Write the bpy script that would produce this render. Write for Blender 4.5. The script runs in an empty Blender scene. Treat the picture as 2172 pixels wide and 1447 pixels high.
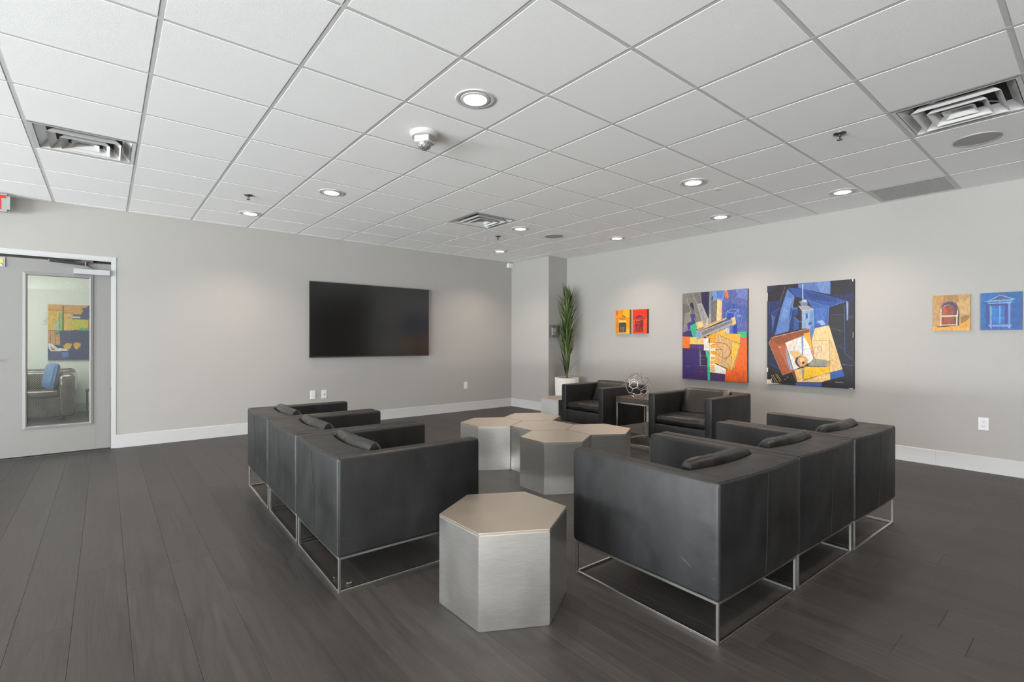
import bpy, bmesh, math, random
from mathutils import Vector, Matrix, Euler
random.seed(7)
S = bpy.context.scene
COL = S.collection
PI = math.pi
# ------------------------------------------------------------------ camera, world, sun, exposure
ZC = 2.669                      # ceiling height
HC = 1.2117                     # camera height
YA, XB = 7.119, 6.303           # screen wall, picture wall
XL, YF = -8.2, -5.2             # window wall (left), wall behind the camera
YAW, ROLL, FPX = -0.689503, 0.00171543, 1046.67
cam_d = bpy.data.cameras.new('camera')
cam = bpy.data.objects.new('camera', cam_d); COL.objects.link(cam)
cam_d.sensor_width = 36.0
cam_d.lens = 36.0*FPX/2172
cam_d.clip_start = 0.02
r0 = Vector((math.cos(YAW), math.sin(YAW), 0)); fw = Vector((-math.sin(YAW), math.cos(YAW), 0)); u0 = Vector((0, 0, 1))
rv = r0*math.cos(ROLL)+u0*math.sin(ROLL); uv_ = -r0*math.sin(ROLL)+u0*math.cos(ROLL)
M = Matrix((( rv.x, uv_.x, -fw.x, 0), (rv.y, uv_.y, -fw.y, 0), (rv.z, uv_.z, -fw.z, HC), (0, 0, 0, 1)))
cam.matrix_world = M
S.camera = cam
S.view_settings.view_transform = 'Standard'
S.view_settings.look = 'None'
S.view_settings.gamma = 1.0
S.view_settings.use_curve_mapping = False
S.view_settings.exposure = 0.40
W_ = bpy.data.worlds.new('sky'); S.world = W_; W_.use_nodes = True
bg = W_.node_tree.nodes['Background']; bg.inputs[0].default_value = (0.86, 0.92, 1.0, 1); bg.inputs[1].default_value = 3.2
def area(name, loc, rot, sx, sy, power, color):
    l = bpy.data.lights.new(name, 'AREA'); l.shape = 'RECTANGLE'; l.size = sx; l.size_y = sy; l.energy = power; l.color = color
    o = bpy.data.objects.new(name, l); COL.objects.link(o); o.location = loc; o.rotation_euler = rot
    return o
FILL, FILLF = 1430.0, 590.0
WIN = [(-4.9, -2.3), (-2.1, 0.5), (0.7, 3.3), (3.5, 6.1)]        # window openings along the left wall
WINF = [(-5.8, -3.9), (-3.6, -1.7)]                  # unseen windows added behind the camera to let in fill light
WZ0, WZ1 = 0.10, 2.52
TILT, TILTF = math.radians(75), math.radians(74)                                        # added lamps outside the windows, tilted up to brighten the ceiling
for (ya, yb), kk in zip(WIN, (1.15, 1.05, 0.8, 0.95)):
    area('window_fill', (XL-1.05, (ya+yb)/2, (WZ0+WZ1)/2-0.92), (0, -PI/2-TILT, 0), 1.9, yb-ya+0.1, FILL*kk, (0.96, 0.965, 1.0))
for (xa, xb) in WINF:
    area('window_fill', ((xa+xb)/2, YF-1.05, (WZ0+WZ1)/2-0.92), (PI/2+TILTF, 0, 0), xb-xa+0.1, 1.9, FILLF, (1.0, 0.95, 0.90))
SPOT, SPOTCOL = 66.0, (1.0, 0.82, 0.66)
LOBBY = 52.0

# ------------------------------------------------------------------ helpers
def srgb(c):
    o = []
    for v in c[:3]:
        v = v/255.0
        o.append(v/12.92 if v <= 0.04045 else ((v+0.055)/1.055)**2.4)
    return (o[0], o[1], o[2], 1.0)
def lin(*c): return (c[0], c[1], c[2], 1.0)
MATS = {}
def mat(name, color, rough=0.5, metal=0.0, spec=0.5, noise=None, bump=None, emis=None, rvar=None, coat=0.0, sheen=0.0):
    """noise=(scale xyz, amount) colour variation, bump=(scale xyz, distance), rvar=(scale xyz, amount) roughness variation"""
    m = bpy.data.materials.new(name); m.use_nodes = True; nt = m.node_tree; b = nt.nodes['Principled BSDF']
    b.inputs['Base Color'].default_value = color; b.inputs['Roughness'].default_value = rough; b.inputs['Metallic'].default_value = metal
    b.inputs['Specular IOR Level'].default_value = spec
    if coat: b.inputs['Coat Weight'].default_value = coat; b.inputs['Coat Roughness'].default_value = 0.15
    if sheen: b.inputs['Sheen Weight'].default_value = sheen; b.inputs['Sheen Roughness'].default_value = 0.5
    tc = nt.nodes.new('ShaderNodeTexCoord')
    def nz(scale, detail=3.0):
        mp = nt.nodes.new('ShaderNodeMapping'); mp.inputs['Scale'].default_value = scale
        n = nt.nodes.new('ShaderNodeTexNoise'); n.inputs['Scale'].default_value = 1.0; n.inputs['Detail'].default_value = detail
        nt.links.new(tc.outputs['Object'], mp.inputs[0]); nt.links.new(mp.outputs[0], n.inputs['Vector']); return n.outputs['Fac']
    if noise:
        f = nz(noise[0]); mr = nt.nodes.new('ShaderNodeMapRange')
        mr.inputs[1].default_value = 0.3; mr.inputs[2].default_value = 0.7
        mr.inputs[3].default_value = 1-noise[1]; mr.inputs[4].default_value = 1+noise[1]
        vm = nt.nodes.new('ShaderNodeVectorMath'); vm.operation = 'SCALE'; vm.inputs[0].default_value = color[:3]
        nt.links.new(f, mr.inputs[0]); nt.links.new(mr.outputs[0], vm.inputs['Scale']); nt.links.new(vm.outputs[0], b.inputs['Base Color'])
    if rvar:
        f = nz(rvar[0]); mr = nt.nodes.new('ShaderNodeMapRange')
        mr.inputs[1].default_value = 0.3; mr.inputs[2].default_value = 0.7
        mr.inputs[3].default_value = rough-rvar[1]; mr.inputs[4].default_value = rough+rvar[1]
        nt.links.new(f, mr.inputs[0]); nt.links.new(mr.outputs[0], b.inputs['Roughness'])
    if bump:
        prev = None
        for (sc, dist) in (bump if isinstance(bump, list) else [bump]):
            f = nz(sc); bp = nt.nodes.new('ShaderNodeBump'); bp.inputs['Distance'].default_value = dist; bp.inputs['Strength'].default_value = 1.0
            nt.links.new(f, bp.inputs['Height'])
            if prev: nt.links.new(prev, bp.inputs['Normal'])
            prev = bp.outputs[0]
        nt.links.new(prev, b.inputs['Normal'])
    if emis:
        b.inputs['Emission Color'].default_value = emis[0]; b.inputs['Emission Strength'].default_value = emis[1]
    MATS[name] = m
    return m

def finish(name, bm, m, parent=None, smooth=False, loc=None):
    me = bpy.data.meshes.new(name); bm.normal_update(); bm.to_mesh(me); bm.free()
    if m:
        for x in (m if isinstance(m, (list, tuple)) else [m]): me.materials.append(x)
    if smooth:
        for p in me.polygons: p.use_smooth = True
        try: me.set_sharp_from_angle(angle=math.radians(smooth if smooth is not True else 40))
        except Exception: pass
    o = bpy.data.objects.new(name, me); COL.objects.link(o)
    if parent: o.parent = parent
    if loc: o.location = loc
    return o
def put(name, me, parent=None, loc=(0, 0, 0), rz=0.0):
    o = bpy.data.objects.new(name, me); COL.objects.link(o); o.location = loc; o.rotation_euler = (0, 0, rz)
    if parent: o.parent = parent
    return o
def bm_box(bm, x0, x1, y0, y1, z0, z1, bev=0.0, seg=1):
    g = bmesh.ops.create_cube(bm, size=1.0)
    vs = g['verts']
    for v in vs:
        v.co = Vector((x0+(v.co.x+.5)*(x1-x0), y0+(v.co.y+.5)*(y1-y0), z0+(v.co.z+.5)*(z1-z0)))
    if bev:
        es = list({e for v in vs for e in v.link_edges})
        bmesh.ops.bevel(bm, geom=es, offset=bev, segments=seg, profile=0.5, affect='EDGES')
    return vs
def box(name, x0, x1, y0, y1, z0, z1, m, parent=None, bev=0.0, seg=1, smooth=False):
    bm = bmesh.new(); bm_box(bm, x0, x1, y0, y1, z0, z1, bev, seg)
    return finish(name, bm, m, parent, smooth)
def boxes(name, L, m, parent=None, bev=0.0):
    bm = bmesh.new()
    for b in L: bm_box(bm, *b, bev)
    return finish(name, bm, m, parent)
def lathe(bm, prof, seg=32, cx=0, cy=0, cap0=True, cap1=True):
    rings = []
    for (r, z) in prof:
        rings.append([bm.verts.new((cx+r*math.cos(2*PI*i/seg), cy+r*math.sin(2*PI*i/seg), z)) for i in range(seg)])
    for a, b in zip(rings, rings[1:]):
        for i in range(seg):
            j = (i+1) % seg
            try: bm.faces.new((a[i], a[j], b[j], b[i]))
            except Exception: pass
    if cap0: bm.faces.new(list(reversed(rings[0])))
    if cap1: bm.faces.new(rings[-1])
def tube(bm, pts, r, seg=8, closed=False):
    pts = [Vector(p) for p in pts]; n = len(pts); rings = []
    for i, p in enumerate(pts):
        if closed: t = (pts[(i+1) % n]-pts[i-1])
        else: t = pts[min(i+1, n-1)]-pts[max(i-1, 0)]
        t.normalize(); a = t.orthogonal().normalized()
        ref = Vector((0, 0, 1)) if abs(t.z) < 0.9 else Vector((1, 0, 0))
        a = t.cross(ref).normalized(); b = t.cross(a).normalized()
        rings.append([bm.verts.new(p+a*r*math.cos(2*PI*k/seg)+b*r*math.sin(2*PI*k/seg)) for k in range(seg)])
    rr = list(zip(rings, rings[1:])) + ([(rings[-1], rings[0])] if closed else [])
    for a, b in rr:
        for k in range(seg):
            j = (k+1) % seg; bm.faces.new((a[k], a[j], b[j], b[k]))
    if not closed:
        bm.faces.new(list(reversed(rings[0]))); bm.faces.new(rings[-1])
def fix(bm): bmesh.ops.recalc_face_normals(bm, faces=bm.faces[:])
def thing(name, label, cat, loc=(0, 0, 0), rz=0.0, group=None):
    o = bpy.data.objects.new(name, None); COL.objects.link(o); o.empty_display_size = 0.1
    o.location = loc; o.rotation_euler = (0, 0, rz); tag(o, label, cat, group); return o
def tag(o, label, cat, group=None):
    o['label'] = label; o['category'] = cat
    if group: o['group'] = group
    return o
def struct(o): o['kind'] = 'structure'; return o
def empty_struct(name):
    o = bpy.data.objects.new(name, None); COL.objects.link(o); o['kind'] = 'structure'; return o
def dup(root, loc, rz, label, group=None):
    r = root.copy(); COL.objects.link(r); r.location = loc; r.rotation_euler = (0, 0, rz); r['label'] = label
    if group: r['group'] = group
    for ch in list(root.children):
        c = ch.copy(); COL.objects.link(c); c.parent = r
        for g in list(ch.children):
            d = g.copy(); COL.objects.link(d); d.parent = c
    return r
def inview(x, y, z, mx=60):
    d = Vector((x, y, z-HC)); zc = d.dot(fw)
    if zc < 0.35: return False
    px = 1086+FPX*d.dot(rv)/zc; py = 723.5-FPX*d.dot(uv_)/zc
    return -mx < px < 2172+mx and -mx < py < 1447+mx

# ------------------------------------------------------------------ materials
wall_m = mat('wall_paint', lin(0.355, 0.342, 0.325), 0.55, bump=((160, 160, 160), 0.0006), spec=0.3)
trim_m = mat('white_trim', lin(0.47, 0.47, 0.475), 0.35, bump=((30, 30, 30), 0.0004))
tile_m = mat('ceiling_tile', lin(0.90, 0.90, 0.90), 0.9, noise=((300, 300, 300), 0.03), bump=((420, 420, 420), 0.0012), spec=0.1)
grid_m = mat('ceiling_grid', lin(0.56, 0.56, 0.56), 0.5)
void_m = mat('dark_void', lin(0.015, 0.015, 0.017), 0.8)
white_m = mat('white_enamel', lin(0.60, 0.60, 0.595), 0.4)
plate_m = mat('white_plastic', lin(0.66, 0.66, 0.66), 0.3)
slot_m = mat('dark_slot', lin(0.12, 0.12, 0.12), 0.6)
steel_m = mat('satin_steel', lin(0.62, 0.61, 0.59), 0.28, 1.0, bump=((60, 60, 60), 0.0003))
chrome_m = mat('chrome', lin(0.78, 0.77, 0.75), 0.12, 1.0)
leather_m = mat('black_leather', lin(0.0076, 0.0077, 0.0084), 0.50, noise=((9, 9, 4), 0.6), rvar=((7, 7, 4), 0.07),
                bump=[((5, 5, 5), 0.006), ((320, 320, 320), 0.0005)], spec=0.56)
leather_c = mat('creased_leather', lin(0.0105, 0.0098, 0.0092), 0.36, noise=((12, 12, 12), 0.3), rvar=((9, 9, 9), 0.1),
                bump=[((7, 11, 7), 0.007), ((320, 320, 320), 0.0005)], spec=0.6)
seam_m = mat('seam_thread', lin(0.008, 0.008, 0.008), 0.7)
brush_m = mat('brushed_steel', lin(0.66, 0.645, 0.625), 0.36, 1.0, noise=((18, 18, 240), 0.07), rvar=((6, 6, 5), 0.03),
              bump=[((20, 20, 700), 0.00006), ((700, 700, 20), 0.00004)])
brusht_m = mat('brushed_steel_warm_lit', lin(0.62, 0.55, 0.475), 0.38, 1.0, noise=((30, 400, 30), 0.04), rvar=((5, 5, 5), 0.03),
               bump=((20, 600, 20), 0.00004))  # tops tinted warm, the downlights' glow put into the metal colour
wood_m = mat('dark_wood_veneer', lin(0.060, 0.045, 0.036), 0.32, noise=((3, 60, 60), 0.25))
door_m = mat('grey_door_paint', lin(0.23, 0.226, 0.22), 0.42, spec=0.4)
closer_m = mat('silver_enamel', lin(0.40, 0.40, 0.42), 0.45)
black_m = mat('black_plastic', lin(0.012, 0.012, 0.012), 0.35)
screen_m = mat('tv_glass', lin(0.005, 0.005, 0.005), 0.15, spec=1.0)
grille_m = mat('grey_grille', lin(0.30, 0.29, 0.28), 0.6)
spkr_m = mat('speaker_mesh', lin(0.34, 0.33, 0.32), 0.6, noise=((400, 400, 400), 0.15))
pot_m = mat('white_planter', lin(0.74, 0.72, 0.69), 0.5, noise=((8, 8, 60), 0.05))
soil_m = mat('dark_soil', lin(0.03, 0.022, 0.015), 0.9, bump=((60, 60, 60), 0.01))
leafs = [mat('leaf_green', lin(0.050, 0.078, 0.018), 0.42, noise=((20, 20, 5), 0.3)),
         mat('leaf_dark', lin(0.024, 0.038, 0.012), 0.40, noise=((20, 20, 5), 0.3)),
         mat('leaf_light', lin(0.100, 0.135, 0.045), 0.45, noise=((20, 20, 5), 0.3))]
for lm in leafs: lm.node_tree.nodes['Principled BSDF'].inputs['Transmission Weight'].default_value = 0.0
stem_m = mat('plant_stem', lin(0.09, 0.12, 0.03), 0.6)
lens_m = mat('downlight_lens', lin(0.9, 0.9, 0.85), 0.4, emis=((1.0, 0.93, 0.82, 1), 9.0))
ring_m = mat('downlight_trim', lin(0.55, 0.54, 0.54), 0.4)
red_m = mat('exit_red', lin(0.42, 0.008, 0.005), 0.5, emis=((1.0, 0.04, 0.02, 1), 0.12))
sign_m = mat('exit_housing', lin(0.30, 0.31, 0.295), 0.45)
dgrey_m = mat('dark_grey_metal', lin(0.10, 0.10, 0.10), 0.4, 0.8)
clear_m = mat('strobe_lens', lin(0.30, 0.30, 0.30), 0.08, 0.6, noise=((90, 90, 90), 0.8), bump=((70, 70, 70), 0.01))
brown_m = mat('glossy_brown_leather', lin(0.085, 0.062, 0.045), 0.14, noise=((6, 6, 6), 0.3), bump=((7, 7, 7), 0.02), spec=0.8, coat=0.6)
blue_m = mat('blue_cushion', lin(0.05, 0.13, 0.28), 0.5)
yellow_m = mat('yellow_label', lin(0.65, 0.50, 0.08), 0.4)
lobbyw_m = mat('lobby_wall_paint', lin(0.66, 0.68, 0.60), 0.5, spec=0.4)
canvas_m = mat('canvas_edge', lin(0.035, 0.030, 0.022), 0.7)

def glass_mat(name, tint, gl=0.035):
    m = bpy.data.materials.new(name); m.use_nodes = True; nt = m.node_tree
    for n in list(nt.nodes): nt.nodes.remove(n)
    out = nt.nodes.new('ShaderNodeOutputMaterial'); mx = nt.nodes.new('ShaderNodeMixShader')
    tr = nt.nodes.new('ShaderNodeBsdfTransparent'); tr.inputs[0].default_value = tint
    g = nt.nodes.new('ShaderNodeBsdfGlossy'); g.inputs['Roughness'].default_value = 0.02
    lw = nt.nodes.new('ShaderNodeLayerWeight'); lw.inputs[0].default_value = 0.5
    pw = nt.nodes.new('ShaderNodeMath'); pw.operation = 'POWER'; pw.inputs[1].default_value = 4.0; nt.links.new(lw.outputs['Facing'], pw.inputs[0])
    ad = nt.nodes.new('ShaderNodeMath'); ad.operation = 'MULTIPLY_ADD'; ad.inputs[1].default_value = 0.8; ad.inputs[2].default_value = gl; nt.links.new(pw.outputs[0], ad.inputs[0])
    nt.links.new(ad.outputs[0], mx.inputs[0]); nt.links.new(tr.outputs[0], mx.inputs[1]); nt.links.new(g.outputs[0], mx.inputs[2])
    nt.links.new(mx.outputs[0], out.inputs[0]); return m
glass_m = glass_mat('clear_glass', lin(0.95, 0.97, 0.96))

def floor_mat(name, base, seed):
    m = bpy.data.materials.new(name); m.use_nodes = True; nt = m.node_tree; b = nt.nodes['Principled BSDF']
    tc = nt.nodes.new('ShaderNodeTexCoord'); mp = nt.nodes.new('ShaderNodeMapping')
    mp.inputs['Scale'].default_value = (22, 1.6, 22); mp.inputs['Location'].default_value = (seed*3.1, seed*1.7, 0)
    n = nt.nodes.new('ShaderNodeTexNoise'); n.inputs['Scale'].default_value = 1.0; n.inputs['Detail'].default_value = 6; n.inputs['Roughness'].default_value = 0.6
    n.inputs['Distortion'].default_value = 1.4
    oi = nt.nodes.new('ShaderNodeObjectInfo'); ad = nt.nodes.new('ShaderNodeVectorMath'); ad.operation = 'ADD'
    mul = nt.nodes.new('ShaderNodeVectorMath'); mul.operation = 'SCALE'; mul.inputs[0].default_value = (37, 91, 13)
    nt.links.new(oi.outputs['Random'], mul.inputs['Scale']); nt.links.new(tc.outputs['Object'], ad.inputs[0]); nt.links.new(mul.outputs[0], ad.inputs[1])
    nt.links.new(ad.outputs[0], mp.inputs[0]); nt.links.new(mp.outputs[0], n.inputs['Vector'])
    mr = nt.nodes.new('ShaderNodeMapRange'); mr.inputs[1].default_value = 0.3; mr.inputs[2].default_value = 0.7; mr.inputs[3].default_value = 0.72; mr.inputs[4].default_value = 1.22
    rm = nt.nodes.new('ShaderNodeMapRange'); rm.inputs[3].default_value = 0.88; rm.inputs[4].default_value = 1.12
    mm = nt.nodes.new('ShaderNodeMath'); mm.operation = 'MULTIPLY'
    vm = nt.nodes.new('ShaderNodeVectorMath'); vm.operation = 'SCALE'; vm.inputs[0].default_value = base
    nt.links.new(n.outputs['Fac'], mr.inputs[0]); nt.links.new(oi.outputs['Random'], rm.inputs[0])
    nt.links.new(mr.outputs[0], mm.inputs[0]); nt.links.new(rm.outputs[0], mm.inputs[1]); nt.links.new(mm.outputs[0], vm.inputs['Scale'])
    nt.links.new(vm.outputs[0], b.inputs['Base Color'])
    rr = nt.nodes.new('ShaderNodeMapRange'); rr.inputs[3].default_value = 0.38; rr.inputs[4].default_value = 0.50
    nt.links.new(n.outputs['Fac'], rr.inputs[0]); nt.links.new(rr.outputs[0], b.inputs['Roughness'])
    b.inputs['Specular IOR Level'].default_value = 0.26
    bp = nt.nodes.new('ShaderNodeBump'); bp.inputs['Distance'].default_value = 0.0012; nt.links.new(n.outputs['Fac'], bp.inputs['Height']); nt.links.new(bp.outputs[0], b.inputs['Normal'])
    return m
FLOORC = (0.047, 0.0435, 0.042)
floor_m = floor_mat('floor_planks_dark', FLOORC, 0)

# ------------------------------------------------------------------ floor
floor = struct(box('floor', XL-0.1, XB+0.1, YF-0.1, YA+0.12, -0.12, -0.006, mat('subfloor', lin(0.012, 0.011, 0.010), 0.8)))
PW, PL = 0.19, 1.83
pm_cache = {}
def plank_mesh(L):
    k = round(L, 3)
    if k not in pm_cache:
        bm = bmesh.new(); bm_box(bm, 0.0003, PW-0.0003, 0.0003, L-0.0003, -0.008, 0.0)
        top = [e for e in bm.edges if all(v.co.z > -0.001 for v in e.verts)]
        bmesh.ops.bevel(bm, geom=top, offset=0.0008, segments=1, affect='EDGES')
        me = bpy.data.meshes.new('plank'); bm.to_mesh(me); bm.free(); me.materials.append(floor_m); pm_cache[k] = me
    return pm_cache[k]
rest = bmesh.new(); n_pl = 0
i = 0; x = 0.273+PW*math.floor((XL-0.273)/PW)
rp = random.Random(3)
while x < XB-0.01:
    y = YF-rp.random()*PL
    while y < YA:
        L = PL
        y0 = max(y, YF); y1 = min(y+L, YA)
        if y1-y0 > 0.03:
            vis = any(inview(x+a*PW, y0+b*(y1-y0), 0, 30) for a in (0, .5, 1) for b in (0, .25, .5, .75, 1)) and not (x+PW < -6)
            if vis and n_pl < 290 and x+PW <= XB+0.001:
                put('plank', plank_mesh(y1-y0), floor, (x, y0, 0)); n_pl += 1
            else:
                x1 = min(x+PW, XB)
                if x1-x > 0.004: bm_box(rest, max(x, XL)+0.0005, x1-0.0005, y0+0.0005, y1-0.0005, -0.008, 0.0)
        y += L
    x += PW
o = finish('planks', rest, floor_m, floor); o['kind'] = 'stuff'

# ------------------------------------------------------------------ walls
DX0, DX1, DZ = -1.02, 0.052, 2.095           # door opening in the screen wall
struct(boxes('wall_back', [(XL-0.1, DX0, YA, YA+0.13, 0, ZC+0.03), (DX1, 5.90, YA, YA+0.13, 0, ZC+0.03), (DX0, DX1, YA, YA+0.13, DZ, ZC+0.03)], wall_m))
struct(boxes('wall_corner', [(5.858, XB+0.1, 6.12, YA+0.13, 0, ZC+0.03)], wall_m))
struct(box('wall_right', XB, XB+0.12, -0.35, 6.125, 0, ZC+0.03, wall_m))
struct(box('wall_right_near', XB, XB+0.12, YF-0.1, -0.35, 0, ZC+0.03, mat('dark_reflected_wall', lin(0.05, 0.04, 0.032), 0.6)))  # unseen wall end darkened to give the screen a dark reflection
L = [(XL-0.1, XB+0.1, YF-0.12, YF, 0, WZ0), (XL-0.1, XB+0.1, YF-0.12, YF, WZ1, ZC+0.03)]
xs_ = [XL-0.1]+[v for w in WINF for v in w]+[XB+0.1]
for a, b in zip(xs_[0::2], xs_[1::2]): L.append((a, b, YF-0.12, YF, WZ0, WZ1))
struct(boxes('wall_front', L, wall_m))
for k, (xa, xb) in enumerate(WINF):
    w = empty_struct('window_%d' % (k+5)); y_ = YF-0.08
    boxes('window_frame', [(xa, xa+0.05, y_, y_+0.05, WZ0, WZ1), (xb-0.05, xb, y_, y_+0.05, WZ0, WZ1), (xa, xb, y_, y_+0.05, WZ0, WZ0+0.05), (xa, xb, y_, y_+0.05, WZ1-0.05, WZ1)], trim_m, w)
    box('pane', xa, xb, y_+0.02, y_+0.026, WZ0, WZ1, glass_m, w)
L = [(XL-0.15, XL, YF-0.1, YA+0.1, 0, WZ0), (XL-0.15, XL, YF-0.1, YA+0.1, WZ1, ZC+0.03)]
ys = [YF-0.1]+[v for w in WIN for v in w]+[YA+0.1]
for a, b in zip(ys[0::2], ys[1::2]): L.append((XL-0.15, XL, a, b, WZ0, WZ1))
struct(boxes('wall_left', L, wall_m))
for k, (ya, yb) in enumerate(WIN):
    w = empty_struct('window_%d' % (k+1))
    f = [(XL-0.12, XL-0.06, ya, ya+0.05, WZ0, WZ1), (XL-0.12, XL-0.06, yb-0.05, yb, WZ0, WZ1), (XL-0.12, XL-0.06, ya, yb, WZ0, WZ0+0.05),
         (XL-0.12, XL-0.06, ya, yb, WZ1-0.05, WZ1), (XL-0.11, XL-0.07, (ya+yb)/2-0.02, (ya+yb)/2+0.02, WZ0, WZ1)]
    boxes('window_frame', f, trim_m, w)
    box('pane', XL-0.095, XL-0.089, ya, yb, WZ0, WZ1, glass_m, w)
# baseboards
BH, BT = 0.148, 0.014
def base_bm(x0, y0, x1, y1):
    bm = bmesh.new(); vs = bm_box(bm, x0, x1, y0, y1, 0, BH)
    top = [e for e in bm.edges if all(v.co.z > BH-0.001 for v in e.verts)]
    bmesh.ops.bevel(bm, geom=top, offset=0.005, segments=1, affect='EDGES'); return bm
struct(finish('baseboard_back', base_bm(0.088, YA-BT, 5.858, YA), trim_m))
struct(finish('baseboard_corner', base_bm(5.858-BT, 6.12-BT, 5.858, YA-BT), trim_m))
struct(finish('baseboard_recess', base_bm(5.858, 6.12-BT, XB, 6.12), trim_m))
struct(finish('baseboard_right', base_bm(XB-BT, 1.092, XB, 6.12-BT), trim_m))
struct(finish('baseboard_right_near', base_bm(XB-BT, YF, XB, 1.091), trim_m))
struct(finish('baseboard_left', base_bm(XL, YF, XL+BT, YA), trim_m))
struct(finish('baseboard_back_far', base_bm(XL+BT, YA-BT, DX0-0.05, YA), trim_m))

# ------------------------------------------------------------------ ceiling
TT = 0.6096; GX, GY = 0.1917, 2.1281
ceil = struct(box('ceiling', XL-0.1, XB+0.1, YF-0.1, YA+0.12, ZC+0.30, ZC+0.36, void_m))
GW = 0.0262
a0, a1 = -14, 10; v0, v1 = -12, 8
skip = {(-1, 4), (5, 4), (6, -3), (9, -2)}
LIGHTS = {(2, 0): (2.5, .5), (2, 4): (2.5, 4.5), (1, 6): (1.79, 6.8), (6, 0): (6.5, .5), (8, -1): (8.76, -.77), (8, 1): (8.79, 1.27), (8, 3): (8.85, 3.8),
          (6, 4): (6.5, 4.5), (7, 6): (7.79, 6.85), (2, -4): (2.5, -3.5), (6, -4): (6.5, -3.5), (-2, 0): (-1.5, .5), (-2, 4): (-1.5, 4.5), (-2, -4): (-1.5, -3.5),
          (-6, 0): (-5.5, .5), (-6, 4): (-5.5, 4.5), (-6, -4): (-5.5, -3.5), (2, -8): (2.5, -7.5), (6, -8): (6.5, -7.5), (-2, -8): (-1.5, -7.5)}
tile_cache = {}
def tile_bm(bm, x0, x1, y0, y1):
    vs = bm_box(bm, x0, x1, y0, y1, ZC, ZC+0.016)
    return vs
def tile_mesh(w, d):
    k = (round(w, 3), round(d, 3))
    if k not in tile_cache:
        bm = bmesh.new(); bm_box(bm, -w/2, w/2, -d/2, d/2, 0, 0.016)
        me = bpy.data.meshes.new('ceiling_tile'); bm.to_mesh(me); bm.free(); me.materials.append(tile_m); tile_cache[k] = me
    return tile_cache[k]
rest = bmesh.new()
g = 0.0125
for a in range(a0, a1):
    for v in range(v0, v1+1):
        if (a, v) in skip: continue
        x0 = max(GX+a*TT+g, XL+0.022); x1 = min(GX+(a+1)*TT-g, XB-0.022); y0 = max(GY+v*TT+g, YF+0.022); y1 = min(GY+(v+1)*TT-g, YA-0.02)
        if x1-x0 < 0.02 or y1-y0 < 0.02: continue
        if x0 < 5.85 < x1 and y0 > 6.1: x1 = min(x1, 5.84)
        if x0 > 5.84 and y0 > 6.1: continue
        if x0 > 5.3 and y0 < 6.11 < y1: pass
        vis = any(inview(x0+s*(x1-x0), y0+t*(y1-y0), ZC, 20) for s in (0, .5, 1) for t in (0, .5, 1))
        if vis: put('ceiling_tile', tile_mesh(x1-x0, y1-y0), ceil, ((x0+x1)/2, (y0+y1)/2, ZC))
        else: bm_box(rest, x0, x1, y0, y1, ZC, ZC+0.016)
o = finish('ceiling_tiles', rest, tile_m, ceil); o['kind'] = 'stuff'
GZ0, GZ1 = ZC+0.0014, ZC+0.018
for a in range(a0, a1+1):
    x = GX+a*TT
    if x < XL or x > XB-0.02: continue
    box('main_runner', x-GW/2, x+GW/2, YF, (6.12 if x > 5.86 else YA), GZ0, GZ1, grid_m, ceil)
for v in range(v0, v1+1):
    y = GY+v*TT
    if y < YF or y > YA: continue
    box('cross_tee', XL, (5.858 if y > 6.12 else XB), y-GW/2, y+GW/2, GZ0+0.0006, GZ1, grid_m, ceil)
for (n, *b) in [('wall_angle', 0, 5.858, YA-0.02, YA), ('wall_angle', XL, 0, YA-0.02, YA), ('wall_angle', XB-0.02, XB, YF, 6.12), ('wall_angle', 5.838, 5.858, 6.12, YA-0.02),
                ('wall_angle', 5.858, XB-0.02, 6.1, 6.12), ('wall_angle', XL, XL+0.02, YF, YA-0.02)]:
    box(n, b[0], b[1], b[2], b[3], GZ0-0.002, GZ1, tile_m if False else grid_m, ceil)
# backing so no dark gaps show past the tiles
# ------------------------------------------------------------------ downlights
def make_downlight(label):
    t = thing('downlight', label, 'light', (0, 0, 0), group='recessed downlights in the ceiling')
    bm = bmesh.new(); lathe(bm, [(0.118, 0.0), (0.116, -0.005), (0.100, -0.007), (0.092, -0.0045), (0.092, 0.0)], 40, cap0=False, cap1=False); fix(bm); finish('outer_trim', bm, ring_m, t, 30)
    bm = bmesh.new(); lathe(bm, [(0.090, 0.0), (0.088, -0.008), (0.072, -0.010), (0.066, -0.004)], 40, cap0=False, cap1=False); fix(bm); finish('gimbal_ring', bm, ring_m, t, 30)
    bm = bmesh.new(); lathe(bm, [(0.067, -0.0045), (0.045, -0.0050), (0.02, -0.0056), (0.003, -0.0058)], 40, cap0=False); finish('lens', bm, lens_m, t, True)
    return t
light_labels = {
 (2, 0): 'large recessed downlight in the tile nearest the strobe alarm', (2, 4): 'recessed downlight above the screen, second of the left pair',
 (1, 6): 'recessed downlight nearest the screen wall, behind the left sprinkler', (6, 0): 'recessed downlight beside the small grey sensor disc',
 (8, -1): 'recessed downlight next to the grey return air grille', (8, 1): 'recessed downlight by the picture wall, second from the return grille',
 (8, 3): 'recessed downlight by the picture wall above the small yellow painting', (6, 4): 'recessed downlight between the middle air diffuser and the oval speaker',
 (7, 6): 'farthest recessed downlight, by the corner jog above the plant'}
proto = None
for key, (fa, fv) in LIGHTS.items():
    x, y = GX+fa*TT, GY+fv*TT
    lab = light_labels.get(key, 'recessed round downlight in the ceiling out of the frame')
    if proto is None: proto = make_downlight(lab); t = proto; t.location = (x, y, ZC)
    else: t = dup(proto, (x, y, ZC), 0, lab)
    l = bpy.data.lights.new('lamp', 'SPOT'); l.energy = SPOT; l.color = SPOTCOL; l.spot_size = math.radians(125); l.spot_blend = 0.9; l.shadow_soft_size = 0.06
    lo = bpy.data.objects.new('lamp', l); COL.objects.link(lo); lo.location = (x, y, ZC-0.02)
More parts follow.
